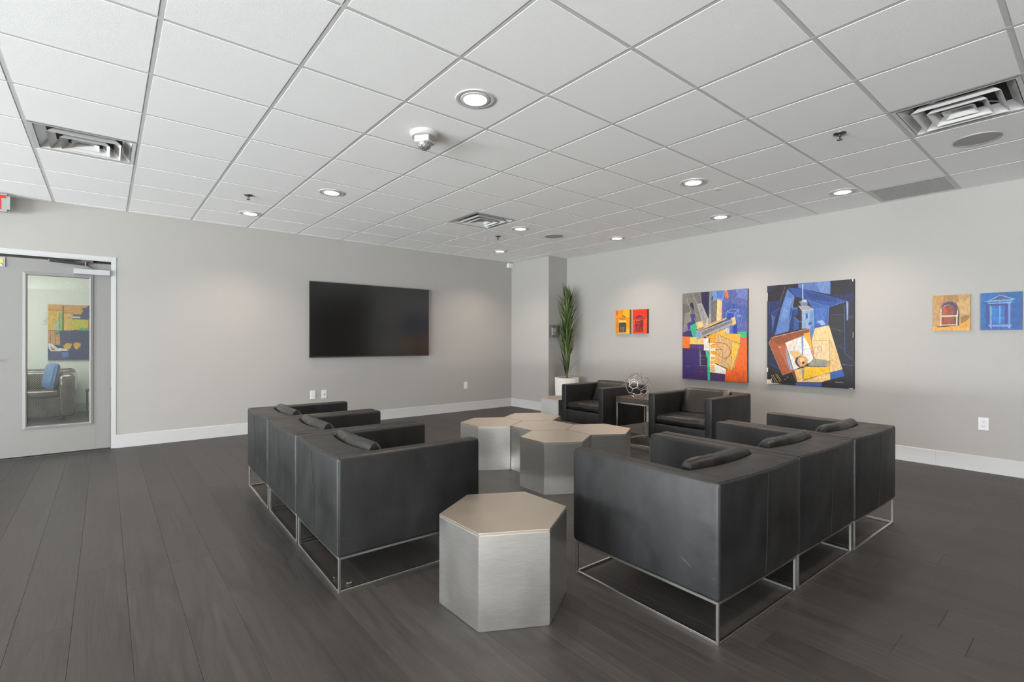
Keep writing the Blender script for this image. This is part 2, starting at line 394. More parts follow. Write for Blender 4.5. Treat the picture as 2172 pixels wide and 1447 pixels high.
# ------------------------------------------------------------------ air diffusers
def make_diffuser(label):
    t = thing('air_diffuser', label, 'air vent', (0, 0, ZC), group='square stepped air diffusers')
    H = TT/2-0.014
    def ring(name, o0, z0, o1, z1, th=0.006, m=white_m):
        bm = bmesh.new()
        R = []
        for (s, z) in ((o0, z0), (o1, z1), (o1-th, z1), (o0-th, z0+0.001)):
            R.append([bm.verts.new((sx*s, sy*s, z)) for sx, sy in ((-1, -1), (1, -1), (1, 1), (-1, 1))])
        for a, b in zip(R, R[1:]+R[:1]):
            for k in range(4):
                j = (k+1) % 4; bm.faces.new((a[k], a[j], b[j], b[k]))
        fix(bm); return finish(name, bm, m, t)
    ring('frame', H, -0.001, H-0.022, 0.0, 0.004)
    ring('cone', H-0.018, 0.0, H-0.070, 0.060)
    ring('louver', 0.205, -0.014, 0.168, 0.030, 0.004)
    ring('louver', 0.140, -0.020, 0.104, 0.024, 0.004)
    bm = bmesh.new()
    lo = [bm.verts.new((sx*0.078, sy*0.078, -0.012)) for sx, sy in ((-1, -1), (1, -1), (1, 1), (-1, 1))]
    hi = [bm.verts.new((sx*0.030, sy*0.030, 0.035)) for sx, sy in ((-1, -1), (1, -1), (1, 1), (-1, 1))]
    for k in range(4): bm.faces.new((lo[k], lo[(k+1) % 4], hi[(k+1) % 4], hi[k]))
    bm.faces.new(hi); fix(bm); finish('centre_cone', bm, white_m, t)
    bm = bmesh.new(); bm_box(bm, -0.218, 0.218, -0.218, 0.218, 0.062, 0.2)
    finish('plenum_box', bm, void_m, t)
    bm = bmesh.new()
    for s in (-1, 1):
        tube(bm, [(s*0.19, 0.19, 0.05), (s*0.06, 0.06, 0.06), (s*0.02, 0.02, 0.03)], 0.006, 6)
        tube(bm, [(s*0.19, -0.19, 0.05), (s*0.06, -0.06, 0.06), (s*0.02, -0.02, 0.03)], 0.006, 6)
    finish('brace', bm, steel_m, t)
    return t
dp = make_diffuser('square stepped air diffuser over the door side, left of frame')
dp.location = (GX-0.5*TT, GY+4.5*TT, ZC)
dup(dp, (GX+5.5*TT, GY+4.5*TT, ZC), 0, 'square stepped air diffuser in the middle, beyond the seating')
dup(dp, (GX+6.5*TT, GY-2.5*TT, ZC), 0, 'square stepped air diffuser at the right edge, beside a round speaker')
# return grille
t = thing('return_grille', 'flat grey return air grille against the picture wall', 'air vent', (GX+9.5*TT, GY-1.5*TT, ZC))
h = TT/2-0.013
boxes('frame', [(-h, h, -h, -h+0.02, 0, 0.014), (-h, h, h-0.02, h, 0, 0.014), (-h, -h+0.02, -h+0.02, h-0.02, 0, 0.014), (h-0.02, h, -h+0.02, h-0.02, 0, 0.014)], grid_m, t)
bm = bmesh.new(); N = 44
for k in range(N):
    c = -h+0.02+(2*h-0.04)*(k+.5)/N
    bm_box(bm, c-0.0016, c+0.0016, -h+0.02, h-0.02, 0.001, 0.013)
    bm_box(bm, -h+0.02, h-0.02, c-0.0016, c+0.0016, 0.0015, 0.0125)
o = finish('egg_crate_core', bm, grille_m, t); o['kind'] = 'stuff'
box('filter_pad', -h+0.01, h-0.01, -h+0.01, h-0.01, 0.0145, 0.02, grille_m, t)
# speakers
def speaker(a, v, label):
    t = thing('ceiling_speaker', label, 'speaker', (GX+a*TT, GY+v*TT, ZC), group='round grey ceiling speakers')
    bm = bmesh.new(); lathe(bm, [(0.132, 0.0), (0.131, -0.006), (0.124, -0.008), (0.121, -0.005)], 40, cap0=False, cap1=False); fix(bm); finish('rim', bm, spkr_m, t, 40)
    bm = bmesh.new(); lathe(bm, [(0.121, -0.005), (0.08, -0.0065), (0.004, -0.0075)], 40, cap0=False); fix(bm); finish('mesh_grille', bm, spkr_m, t, True)
speaker(7.6, -2.49, 'round grey ceiling speaker beside the right-hand air diffuser')
speaker(7.56, 4.57, 'round grey ceiling speaker above the corner with the plant')
t = thing('ceiling_sensor', 'tiny pale grey sensor disc flush with a ceiling tile', 'sensor', (GX+7.12*TT, GY+0.44*TT, ZC))
bm = bmesh.new(); lathe(bm, [(0.035, 0), (0.034, -0.003), (0.02, -0.004)], 24, cap0=False); fix(bm); finish('cover', bm, mat('sensor_grey', lin(0.6, 0.6, 0.6), 0.5), t, 40)
# sprinklers
def make_sprinkler(label):
    t = thing('sprinkler_head', label, 'sprinkler', (0, 0, ZC), group='ceiling sprinkler heads')
    bm = bmesh.new(); lathe(bm, [(0.040, 0), (0.039, -0.004), (0.028, -0.010), (0.015, -0.012)], 28, cap0=False); fix(bm); finish('escutcheon', bm, dgrey_m, t, 40)
    bm = bmesh.new()
    lathe(bm, [(0.010, -0.011), (0.010, -0.020)], 12)
    for s in (-1, 1): tube(bm, [(s*0.006, 0, -0.019), (s*0.012, 0, -0.028), (s*0.010, 0, -0.038), (0, 0, -0.045)], 0.0028, 6)
    tube(bm, [(0, 0, -0.018), (0, 0, -0.045)], 0.003, 6)
    fix(bm); finish('frame_arms', bm, dgrey_m, t)
    bm = bmesh.new(); lathe(bm, [(0.017, -0.044), (0.017, -0.047)], 20); fix(bm); finish('deflector', bm, dgrey_m, t)
    return t
sp = make_sprinkler('dark sprinkler head left of the ceiling, above the screen wall'); sp.location = (GX+1.5*TT, GY+5.52*TT, ZC)
dup(sp, (GX+6.19*TT, GY-1.51*TT, ZC), 0, 'largest sprinkler head, between the right diffuser and the downlight')
dup(sp, (GX+6.59*TT, GY+5.39*TT, ZC), 0, 'small far sprinkler head behind the middle air diffuser')
# strobe alarm
t = thing('strobe_alarm', 'white round fire alarm with clear strobe lens on the ceiling', 'alarm', (GX+2.52*TT, GY+1.54*TT, ZC), math.radians(35))
bm = bmesh.new(); lathe(bm, [(0.100, 0), (0.099, -0.018), (0.086, -0.030), (0.03, -0.032)], 40, cap0=False); fix(bm); alarm_m = mat('alarm_plastic', lin(0.50, 0.50, 0.485), 0.45); finish('base', bm, alarm_m, t, 35)
bm = bmesh.new(); bm_box(bm, -0.052, 0.052, -0.056, 0.052, -0.072, -0.030, 0.004, 2); finish('horn_housing', bm, alarm_m, t, 40)
bm = bmesh.new(); lathe(bm, [(0.050, -0.070), (0.049, -0.088), (0.040, -0.104), (0.020, -0.114)], 20, cap0=True); fix(bm); finish('strobe_lens', bm, clear_m, t, 50)
bm = bmesh.new()
for k in range(4): bm_box(bm, -0.034+0.015*k, -0.026+0.015*k, -0.0572, -0.0560, -0.054, -0.046)
finish('lettering', bm, slot_m, t)
boxes('slot', [(0.047, 0.060, -0.02, 0.02, -0.0335, -0.0325)], void_m, t)

# ------------------------------------------------------------------ door
dr = empty_struct('door_1')
DY = YA+0.022
# leaf with cut-out
gx0, gx1, gz0, gz1 = -0.626, -0.133, 0.315, 1.892
LX0, LX1, LZ1 = DX0+0.003, DX1-0.004, 2.062
boxes('leaf', [(LX0, gx0, DY, DY+0.044, 0.012, LZ1), (gx1, LX1, DY, DY+0.044, 0.012, LZ1), (gx0, gx1, DY, DY+0.044, 0.012, gz0), (gx0, gx1, DY, DY+0.044, gz1, LZ1)], door_m, dr)
mo = 0.032
bm = bmesh.new()
prof = [(mo, 0.0), (mo, -0.008), (0.010, -0.014), (0.0, -0.010), (0.0, 0.02)]
corners = [(gx0, gz0, -1, -1), (gx1, gz0, 1, -1), (gx1, gz1, 1, 1), (gx0, gz1, -1, 1)]
R = [[bm.verts.new((cx+sx*w, DY+d, cz+sz*w)) for (cx, cz, sx, sz) in corners] for (w, d) in prof]
for a, b in zip(R, R[1:]):
    for k in range(4): bm.faces.new((a[k], a[(k+1) % 4], b[(k+1) % 4], b[k]))
fix(bm); finish('vision_frame', bm, door_m, dr)
box('pane', gx0, gx1, DY+0.020, DY+0.026, gz0, gz1, glass_m, dr)
bm = bmesh.new(); wy = DY+0.023; wd = 0.0008
P_ = 0.019
def clipseg(x, z, dx, dz):
    ts = []
    t0, t1 = -9, 9
    for (p, d, lo, hi) in ((x, dx, gx0, gx1), (z, dz, gz0, gz1)):
        a, b = (lo-p)/d, (hi-p)/d
        if a > b: a, b = b, a
        t0 = max(t0, a); t1 = min(t1, b)
    return (t0, t1) if t1 > t0 else None
for s in (1, -1):
    n = int(((gx1-gx0)+(gz1-gz0))/P_)+2
    for k in range(-n, n):
        x, z = gx0+k*P_, gz0
        dx, dz = 0.7071*s, 0.7071
        c = clipseg(x, z, dx, dz)
        if not c or c[1]-c[0] < 0.01: continue
        p = Vector((x+dx*c[0], wy, z+dz*c[0])); q = Vector((x+dx*c[1], wy, z+dz*c[1])); nrm = Vector((-dz, 0, dx))*wd
        vs = []
        for (pt, oy) in ((p, -wd), (q, -wd), (q, wd), (p, wd)):
            pass
        A = [bm.verts.new(p-nrm+Vector((0, -wd, 0))), bm.verts.new(p+nrm+Vector((0, -wd, 0))), bm.verts.new(p+Vector((0, wd, 0)))]
        B = [bm.verts.new(q-nrm+Vector((0, -wd, 0))), bm.verts.new(q+nrm+Vector((0, -wd, 0))), bm.verts.new(q+Vector((0, wd, 0)))]
        for i_ in range(3): bm.faces.new((A[i_], A[(i_+1) % 3], B[(i_+1) % 3], B[i_]))
fix(bm); o = finish('wire_mesh', bm, mat('wire', lin(0.22, 0.23, 0.22), 0.4, 0.6), dr); o['kind'] = 'stuff'
box('skin_seam', -0.0785, -0.077, DY-0.0008, DY, 0.02, LZ1, slot_m, dr)
# closer
cb = box('closer_body', -0.262, 0.044, DY-0.06, DY, 1.930, 1.987, closer_m, dr, 0.003, 2)
bm = bmesh.new()
tube(bm, [(-0.10, DY-0.035, 1.987), (-0.10, DY-0.035, 2.000), (-0.16, DY-0.05, 2.030)], 0.008, 8)
tube(bm, [(-0.155, DY-0.05, 2.034), (-0.45, DY-0.065, 2.050)], 0.013, 8)
tube(bm, [(-0.45, DY-0.065, 2.040), (-0.45, DY-0.065, 2.062)], 0.014, 10)
tube(bm, [(-0.16, DY-0.05, 2.020), (-0.16, DY-0.05, 2.062)], 0.017, 12)
tube(bm, [(-0.45, DY-0.060, 2.058), (-0.20, DY-0.03, 2.078)], 0.008, 8)
fix(bm); finish('closer_arm', bm, dgrey_m, dr, 40)
box('closer_bracket', -0.25, -0.10, DY-0.035, DY+0.01, 2.062, 2.085, dgrey_m, dr)
# latch bracket at the top left of the leaf
lb = box('strike_plate', -0.845, -0.782, DY-0.012, DY, 1.955, 2.052, closer_m, dr, 0.003)
bm = bmesh.new(); tube(bm, [(-0.822, DY-0.016, 2.01), (-0.822, DY-0.011, 2.01)], 0.026, 20); finish('label_disc', bm, yellow_m, dr)
bm = bmesh.new(); tube(bm, [(-0.822, DY-0.014, 1.99), (-0.800, DY-0.016, 1.965)], 0.007, 8); finish('bolt', bm, steel_m, dr)
# lever handle (left of the frame)
bm = bmesh.new(); tube(bm, [(-0.955, DY, 1.0), (-0.955, DY-0.055, 1.0)], 0.012, 10); tube(bm, [(-0.955, DY-0.05, 1.0), (-0.845, DY-0.05, 1.0)], 0.009, 10); finish('lever_handle', bm, steel_m, dr, 40)
# casing
tr = empty_struct('trim_1')
cy0 = YA-0.006
boxes('casing', [(DX1, 0.097, cy0, YA+0.13, 0, 2.145), (DX0-0.045, DX0, cy0, YA+0.13, 0, 2.145), (DX0, DX1, cy0, YA+0.13, DZ+0.005, 2.145)], trim_m, tr, 0.002)
boxes('dark_gap', [(DX0, DX1, DY+0.046, DY+0.06, 2.066, DZ+0.005), (DX0, DX0+0.003, DY+0.046, DY+0.06, 0, DZ)], black_m, tr)  # black strips filling the gaps round the leaf, in place of shade
boxes('head_rabbet', [(DX0, DX1, YA-0.002, YA+0.014, 2.088, 2.102)], trim_m, tr)
struct(box('trim_2', DX0, DX1, YA-0.02, YA+0.14, -0.004, 0.004, dgrey_m))      # threshold

# ------------------------------------------------------------------ lobby beyond the door
struct(box('floor_lobby', -3.2, 1.2, YA+0.10, 11.3, -0.1, 0.0, floor_m))
struct(box('wall_lobby_back', -3.2, 1.2, 11.17, 11.3, 0, ZC, lobbyw_m))
struct(box('wall_lobby_left', -3.3, -3.2, YA+0.13, 11.3, 0, ZC, lobbyw_m))
struct(box('wall_lobby_right', 1.2, 1.3, YA+0.13, 11.3, 0, ZC, lobbyw_m))
struct(box('ceiling_lobby', -3.3, 1.3, YA+0.13, 11.3, ZC, ZC+0.1, tile_m))
struct(box('baseboard_lobby', -3.2, 1.2, 11.155, 11.17, 0, 0.14, trim_m))
area('lobby_daylight', (-3.15, 9.6, 1.5), (0, -PI/2, 0), 1.6, 2.0, LOBBY, (0.90, 0.96, 1.0))
area('lobby_panel', (-1.0, 9.3, ZC-0.02), (0, 0, 0), 1.2, 1.2, LOBBY*0.7, (1.0, 0.97, 0.9))
ART = {
 'city': ((78,52,92), [
  ((92,100,158),0,[(638,0),(1000,0),(999,469),(636,462)]),
  ((110,120,180),0,[(829,4),(1000,2),(1000,122),(870,91)]),
  ((74,92,160),0,[(659,125),(992,197),(991,340),(807,396),(658,391)]),
  ((130,124,116),0,[(0,0),(311,0),(413,385),(7,458)]),
  ((112,106,100),0,[(4,120),(180,154),(250,396),(7,407)]),
  ((140,134,124),0,[(46,231),(144,211),(155,344),(57,408),(19,416)]),
  ((52,40,78),0,[(306,1),(438,1),(431,304),(322,154)]),
  ((44,36,70),0,[(334,57),(426,47),(428,288),(357,164)]),
  ((134,134,142),0,[(436,1),(550,1),(493,355),(430,377)]),
  ((120,150,205),0,[(494,2),(672,0),(644,116),(483,98)]),
  ((90,120,185),0,[(550,1),(649,2),(638,92),(561,83)]),
  ((58,72,120),0,[(472,66),(503,52),(494,99),(472,106)]),
  ((120,112,102),0,[(474,115),(561,97),(549,357),(476,362)]),
  ((236,206,156),0,[(561,93),(633,117),(628,312),(549,341)]),
  ((160,160,170),0,[(437,256),(466,254),(459,362),(431,369)]),
  ((120,118,116),0,[(169,2),(270,2),(320,131),(246,133)]),
  ((168,164,160),0,[(246,135),(320,129),(421,304),(423,373),(350,387)]),
  ((150,146,142),0,[(269,159),(311,153),(391,335),(356,359)]),
  ((224,190,150),0,[(408,295),(425,296),(425,369),(390,372)]),
  ((70,62,130),0,[(131,243),(210,247),(227,346),(167,378),(93,451),(44,450),(81,409),(82,350),(155,327)]),
  ((44,38,66),0,[(130,114),(166,112),(198,188),(180,196),(132,152)]),
  ((56,48,110),0,[(44,450),(190,428),(238,503),(56,502)]),
  ((130,128,140),0,[(19,407),(81,375),(100,426),(50,450)]),
  ((58,180,130),0,[(124,381),(227,350),(248,425),(205,437),(238,511),(216,536),(166,494)]),
  ((236,200,140),0,[(224,346),(327,329),(350,403),(248,425)]),
  ((44,78,170),0,[(710,238),(816,257),(818,303),(710,315)]),
  ((86,110,180),0,[(816,257),(885,226),(880,367),(818,303)]),
  ((120,145,205),0,[(839,289),(880,268),(926,289),(890,302)]),
  ((66,86,160),0,[(713,151),(766,123),(761,208),(715,225)]),
  ((36,60,130),0,[(797,157),(814,158),(814,205),(797,204)]),
  ((190,196,214),0,[(675,417),(744,402),(743,473),(690,471)]),
  ((80,105,175),0,[(744,403),(796,395),(796,481),(743,476)]),
  ((34,66,160),0,[(797,388),(854,378),(854,482),(796,482)]),
  ((236,130,60),0,[(672,0),(708,0),(734,82),(708,95),(675,71)]),
  ((180,90,50),0,[(686,9),(702,26),(692,56),(713,81),(697,84),(679,55)]),
  ((48,34,44),0,[(184,515),(226,515),(259,545),(237,586),(211,586)]),
  ((236,120,40),0,[(4,504),(127,507),(124,642),(5,639)]),
  ((236,190,120),0,[(127,510),(355,521),(355,596),(126,595)]),
  ((240,200,90),0,[(135,518),(178,515),(207,586),(135,589)]),
  ((70,42,98),0,[(5,642),(124,642),(126,598),(424,600),(416,1000),(2,1000)]),
  ((58,40,105),0,[(8,652),(272,660),(283,824),(175,960),(8,983)]),
  ((88,54,110),0,[(129,602),(296,602),(296,643),(135,639)]),
  ((232,222,212),0,[(355,529),(430,518),(429,664),(354,664)]),
  ((52,34,66),0,[(305,672),(412,672),(411,838),(295,832)]),
  ((84,60,120),0,[(296,611),(355,611),(354,668),(296,668)]),
  ((230,186,90),0,[(361,505),(441,505),(441,458),(690,424),(679,478),(548,524),(447,526)]),
  ((240,170,40),0,[(447,466),(548,460),(548,520),(435,518)]),
  ((238,178,60),0,[(548,464),(900,484),(900,590),(636,505)]),
  ((240,160,35),0,[(445,526),(548,524),(553,572),(447,575)]),
  ((214,172,120),0,[(548,468),(658,509),(905,594),(784,881),(656,845),(530,803),(531,571),(553,532)]),
  ((238,186,70),0,[(775,566),(908,594),(806,806),(769,873)]),
  ((220,160,100),0,[(884,590),(915,597),(816,845),(779,877)]),
  ((54,186,134),0,[(857,460),(991,455),(991,516),(905,519),(900,484),(857,478)]),
  ((236,104,28),0,[(905,519),(991,516),(1000,998),(677,998),(694,840),(769,881),(816,853),(912,597)]),
  ((228,96,30),0,[(742,901),(990,856),(995,993),(688,994)]),
  ((236,230,220),0,[(530,811),(694,863),(688,919),(524,912)]),
  ((236,226,205),0,[(429,579),(531,575),(533,912),(428,903)]),
  ((240,170,40),0,[(492,587),(534,587),(534,631),(491,635),(463,651),(458,623)]),
  ((240,160,40),0,[(457,668),(525,667),(591,707),(635,742),(525,715),(457,700)]),
  ((240,176,70),0,[(463,732),(530,731),(530,759),(463,764)]),
  ((240,176,70),0,[(463,781),(530,771),(530,803),(462,809)]),
  ((240,176,70),0,[(457,825),(524,824),(524,852),(456,857)]),
  ((240,176,70),0,[(456,873),(524,872),(524,900),(456,898)]),
  ((232,170,40),0,[(530,767),(591,782),(624,810),(535,803)]),
  ((232,150,40),0,[(694,836),(779,838),(774,889),(731,882)]),
  ((56,186,140),0,[(412,664),(440,664),(456,1000),(416,1000),(411,838)]),
  ((56,186,140),0,[(383,668),(412,668),(411,741),(394,745)]),
  ((78,50,105),0,[(456,918),(678,921),(677,998),(458,1000)]),
  ((226,190,130),0,[(238,413),(696,300),(704,315),(297,437)]),
  ((188,140,100),0,[(238,425),(367,391),(356,415),(262,442)]),
  ((164,160,156),0,[(303,440),(776,321),(849,374),(308,522)]),
  ((124,122,120),0,[(321,455),(781,329),(791,353),(320,496)]),
  ((140,160,190),0,[(212,435),(303,440),(308,521),(244,536)]),
  ((230,190,120),0,[(765,301),(823,300),(843,370),(786,395),(791,349)]),
  ((60,44,50),3,[(247,536),(526,468),(849,366)]),
  ((50,40,44),3,[(212,435),(297,414),(701,303),(823,300)]),
  ((60,40,40),3,[(603,497),(915,594),(784,881),(530,803)]),
  ((60,40,40),3,[(126,595),(355,599)]),
  ((214,110,30),8,[(503,571),(592,572),(690,588),(743,628),(759,682),(732,722),(678,746)]),
  ((90,60,40),3,[(525,675),(613,731),(678,754),(743,729),(769,674),(743,620)]),
  ((214,110,30),6,[(458,611),(492,595),(548,588),(624,655)]),
  ((80,60,50),3,[(536,651),(635,651),(641,707),(635,802)]),
  ((90,60,40),3,[(775,566),(779,783)]),
  ((110,80,60),3,[(447,526),(542,524)]),
  ((110,80,60),3,[(447,579),(445,894)]),
  ((80,50,40),3,[(474,756),(530,755)]),
  ((80,50,40),3,[(474,809),(530,805)]),
  ((80,50,40),3,[(456,861),(524,860)]),
  ((190,180,190),3,[(303,676),(304,832),(283,837),(405,837)]),
  ((150,140,170),3,[(296,724),(377,723)]),
  ((150,140,170),3,[(295,771),(365,770)]),
  ((170,160,190),3,[(287,611),(295,824)]),
  ((200,200,206),3,[(53,18),(132,193),(150,237)]),
  ((200,198,196),3,[(246,135),(320,129),(421,304)]),
  ((200,198,196),3,[(169,5),(246,135),(350,387)]),
  ((190,200,225),3,[(710,238),(816,257),(885,226),(781,208),(710,238),(691,298)]),
  ((190,200,225),3,[(816,257),(813,319)]),
  ((150,165,210),3,[(870,282),(867,413)]),
  ((150,165,210),3,[(926,292),(895,413)]),
  ((150,165,215),3,[(839,93),(921,41)]),
  ((180,175,170),3,[(197,287),(239,371),(250,421)]),
  ((50,40,70),3,[(144,136),(216,127)]),
  ((200,60,50),4,[(66,854),(121,849)]),
  ((120,100,150),3,[(294,906),(347,905)]),
  ((96,110,150),3,[(477,116),(473,354)]),
  ((200,120,50),3,[(610,141),(613,185),(606,248),(609,303)]),
 ]),
 'tower': ((34,32,52), [
  ((36,30,38),0,[(0,0),(386,2),(386,160),(3,156)]),
  ((34,40,72),0,[(9,3),(104,4),(72,61),(8,65)]),
  ((34,44,92),0,[(19,161),(196,158),(165,230),(39,290)]),
  ((30,36,74),0,[(4,164),(60,291),(70,522),(6,530)]),
  ((34,54,120),0,[(50,282),(196,215),(256,315),(91,506),(60,473)]),
  ((60,96,160),0,[(55,291),(113,326),(70,456)]),
  ((30,32,60),0,[(196,150),(267,41),(287,171),(164,360),(70,506),(92,358)]),
  ((86,120,180),0,[(257,45),(342,126),(266,468),(102,502),(175,247)]),
  ((100,134,192),0,[(237,128),(317,141),(256,331),(164,360)]),
  ((44,76,150),0,[(267,33),(444,57),(830,166),(925,197),(737,244),(463,161),(342,122)]),
  ((36,60,122),0,[(464,78),(812,165),(830,207),(521,160)]),
  ((88,116,178),0,[(386,0),(751,0),(751,127),(444,57),(384,41)]),
  ((108,134,190),0,[(596,0),(749,1),(747,123),(642,105)]),
  ((34,30,40),0,[(753,0),(998,1),(998,128),(759,135)]),
  ((32,40,78),0,[(759,135),(998,128),(998,216),(934,198),(830,166)]),
  ((40,28,34),0,[(347,128),(435,151),(405,225),(317,225)]),
  ((34,50,100),0,[(297,236),(386,236),(385,319),(326,325),(326,469),(266,468)]),
  ((30,58,130),0,[(322,261),(378,259),(378,303),(326,317)]),
  ((64,100,160),0,[(322,233),(381,232),(381,255),(322,257)]),
  ((44,80,150),0,[(331,325),(400,375),(395,446),(331,461)]),
  ((28,30,48),0,[(341,322),(395,304),(429,352),(400,375)]),
  ((52,92,165),0,[(492,166),(737,244),(727,415),(581,442),(567,271)]),
  ((70,108,178),0,[(577,248),(723,255),(687,376),(595,404)]),
  ((150,172,205),0,[(604,373),(669,366),(700,407),(650,415)]),
  ((40,34,40),0,[(376,215),(429,265),(429,447),(395,438),(385,319)]),
  ((36,34,40),0,[(746,245),(925,208),(933,680),(903,658),(820,598),(741,415)]),
  ((30,36,66),0,[(904,218),(934,205),(942,383),(903,412)]),
  ((44,40,42),0,[(759,317),(899,319),(897,479),(768,446)]),
  ((28,34,60),0,[(899,322),(933,383),(933,680),(903,650)]),
  ((130,148,184),0,[(920,197),(942,200),(940,374),(925,372)]),
  ((58,54,66),0,[(942,331),(998,326),(998,356),(942,357)]),
  ((30,28,44),0,[(946,357),(998,356),(999,783),(881,774),(829,606),(924,687)]),
  ((110,130,160),0,[(396,177),(463,157),(497,190),(492,237),(434,242)]),
  ((206,206,212),0,[(449,164),(473,159),(492,186),(454,188)]),
  ((160,150,158),0,[(386,220),(501,221),(569,256),(429,269)]),
  ((140,164,200),0,[(429,265),(569,260),(581,551),(529,551),(515,441),(429,443)]),
  ((110,146,196),0,[(520,269),(569,267),(576,403),(520,433)]),
  ((84,124,184),0,[(520,433),(576,403),(581,551),(529,551)]),
  ((48,84,150),0,[(473,299),(496,292),(501,339),(477,346)]),
  ((48,84,150),0,[(518,382),(546,379),(543,410),(501,405)]),
  ((32,30,44),0,[(6,530),(111,720),(193,906),(15,887)]),
  ((28,36,70),0,[(59,687),(132,760),(152,834),(37,795)]),
  ((30,26,28),0,[(16,837),(193,906),(305,862),(364,972),(15,995)]),
  ((236,200,140),0,[(581,442),(736,414),(881,823),(749,856),(649,821),(519,637)]),
  ((226,184,124),0,[(741,529),(829,673),(877,815),(767,852),(749,560)]),
  ((164,84,44),0,[(25,584),(81,514),(520,441),(575,714),(324,869),(198,907)]),
  ((140,72,40),0,[(81,514),(520,443),(520,472),(225,581),(143,605),(70,555)]),
  ((184,96,50),0,[(143,621),(230,613),(315,854),(285,871)]),
  ((236,168,28),0,[(448,491),(520,480),(566,699),(529,636)]),
  ((228,222,216),0,[(230,581),(453,511),(575,749),(334,849),(275,686)]),
  ((236,208,190),0,[(265,597),(365,557),(350,637),(285,661)]),
  ((240,236,236),0,[(462,526),(519,613),(557,722),(491,684)]),
  ((232,200,150),0,[(548,558),(745,560),(745,758),(575,722)]),
  ((222,180,120),0,[(285,677),(394,661),(433,700),(364,764)]),
  ((120,150,196),0,[(424,510),(448,510),(447,700),(433,704)]),
  ((140,160,190),0,[(230,613),(255,661),(325,845),(295,850),(255,766)]),
  ((150,146,132),0,[(504,797),(566,726),(740,750),(713,803)]),
  ((118,112,100),0,[(504,797),(713,798),(708,808),(519,809)]),
  ((190,150,90),0,[(731,746),(758,742),(751,811),(713,800)]),
  ((240,186,30),0,[(461,810),(751,811),(751,860),(447,941)]),
  ((236,192,120),0,[(344,853),(428,827),(442,945),(364,956)]),
  ((236,196,130),0,[(374,952),(751,864),(753,923),(649,954),(373,965)]),
  ((150,148,140),0,[(423,827),(458,822),(442,945)]),
  ((50,90,170),0,[(749,860),(877,823),(907,885),(758,923)]),
  ((28,26,36),0,[(758,925),(907,887),(881,774),(999,786),(1000,998),(649,994),(649,956)]),
  ((60,90,160),0,[(359,972),(658,958),(658,996),(359,998)]),
  ((120,62,38),0,[(310,870),(344,857),(376,948),(364,964)]),
  ((66,60,70),0,[(345,765),(364,725),(433,704),(413,819),(374,808)]),
  ((214,160,100),0,[(374,764),(389,728),(433,706),(481,714),(505,746),(495,782),(452,810),(403,807)]),
  ((236,190,140),0,[(394,748),(433,724),(462,739),(433,779)]),
  ((36,34,40),0,[(433,773),(442,761),(460,764),(463,777),(450,788),(436,784)]),
  ((236,226,210),6,[(439,21),(442,187)]),
  ((220,210,220),10,[(433,19),(447,20)]),
  ((130,150,200),3,[(342,128),(266,468)]),
  ((110,130,190),3,[(737,244),(727,415)]),
  ((110,140,200),3,[(459,160),(737,244),(925,199)]),
  ((120,146,200),3,[(341,327),(400,375),(429,372)]),
  ((210,214,220),3,[(429,267),(569,260)]),
  ((90,110,160),2,[(759,317),(899,319)]),
  ((90,110,160),2,[(759,442),(897,480)]),
  ((90,110,160),2,[(820,604),(897,639)]),
  ((86,110,170),3,[(877,778),(995,786)]),
  ((80,100,160),3,[(37,795),(152,842)]),
  ((90,110,160),3,[(50,282),(186,223)]),
  ((130,130,150),3,[(232,15),(170,161)]),
  ((90,110,160),3,[(24,166),(34,298)]),
  ((80,100,160),3,[(904,233),(907,673),(984,731)]),
  ((220,190,170),3,[(25,584),(59,530),(520,441),(533,636),(575,722)]),
  ((220,180,150),2,[(25,584),(198,907),(305,862)]),
  ((60,50,60),2,[(385,534),(330,661)]),
  ((120,140,180),3,[(270,673),(557,629),(654,613),(659,667),(462,700)]),
  ((120,140,180),2,[(576,625),(580,675)]),
  ((120,140,180),2,[(613,621),(616,671)]),
  ((120,140,180),2,[(295,665),(365,661)]),
  ((80,60,60),2,[(548,558),(745,558),(749,750)]),
  ((230,220,220),4,[(143,621),(179,625)]),
  ((130,140,150),3,[(143,625),(214,735),(295,862)]),
  ((40,34,34),5,[(447,945),(556,913),(603,900)]),
  ((250,230,190),5,[(603,914),(717,903)]),
  ((250,230,190),4,[(632,474),(664,450)]),
  ((200,170,110),4,[(58,911),(110,983)]),
  ((220,190,120),4,[(79,906),(136,982)]),
  ((200,160,90),4,[(110,896),(167,972)]),
  ((220,190,120),3,[(126,896),(183,963)]),
  ((230,220,200),4,[(31,994),(58,944),(68,989)]),
  ((200,190,170),3,[(219,942),(239,949)]),
  ((200,190,170),3,[(254,928),(269,919)]),
  ((236,228,214),0,[(1,838),(16,837),(13,879),(1,879)]),
  ((236,224,210),0,[(0,958),(52,956),(58,989),(193,991),(0,1000)]),
  ((230,200,180),0,[(0,69),(10,70),(8,156),(1,156)]),
  ((240,236,226),0,[(983,0),(993,1),(992,24),(983,21)]),
  ((226,210,180),0,[(941,995),(992,989),(992,1000),(966,999)]),
  ((220,200,140),3,[(992,481),(991,532)]),
  ((214,206,170),2,[(806,938),(815,947),(821,939),(831,947),(839,940),(848,948),(859,937),(868,949),(876,941),(896,946)]),
 ]),
 'lobby': ((50,54,104), [
  ((226,160,70),0,[(0,0),(1000,0),(1000,228),(0,245)]),
  ((232,186,60),0,[(0,117),(293,122),(292,466),(2,469)]),
  ((150,190,90),0,[(232,147),(300,146),(299,466),(244,467)]),
  ((232,190,80),0,[(320,157),(505,154),(504,464),(319,466)]),
  ((214,204,40),0,[(504,260),(838,261),(838,422),(470,464),(504,331)]),
  ((70,180,140),0,[(608,449),(677,424),(838,422),(838,464),(608,467)]),
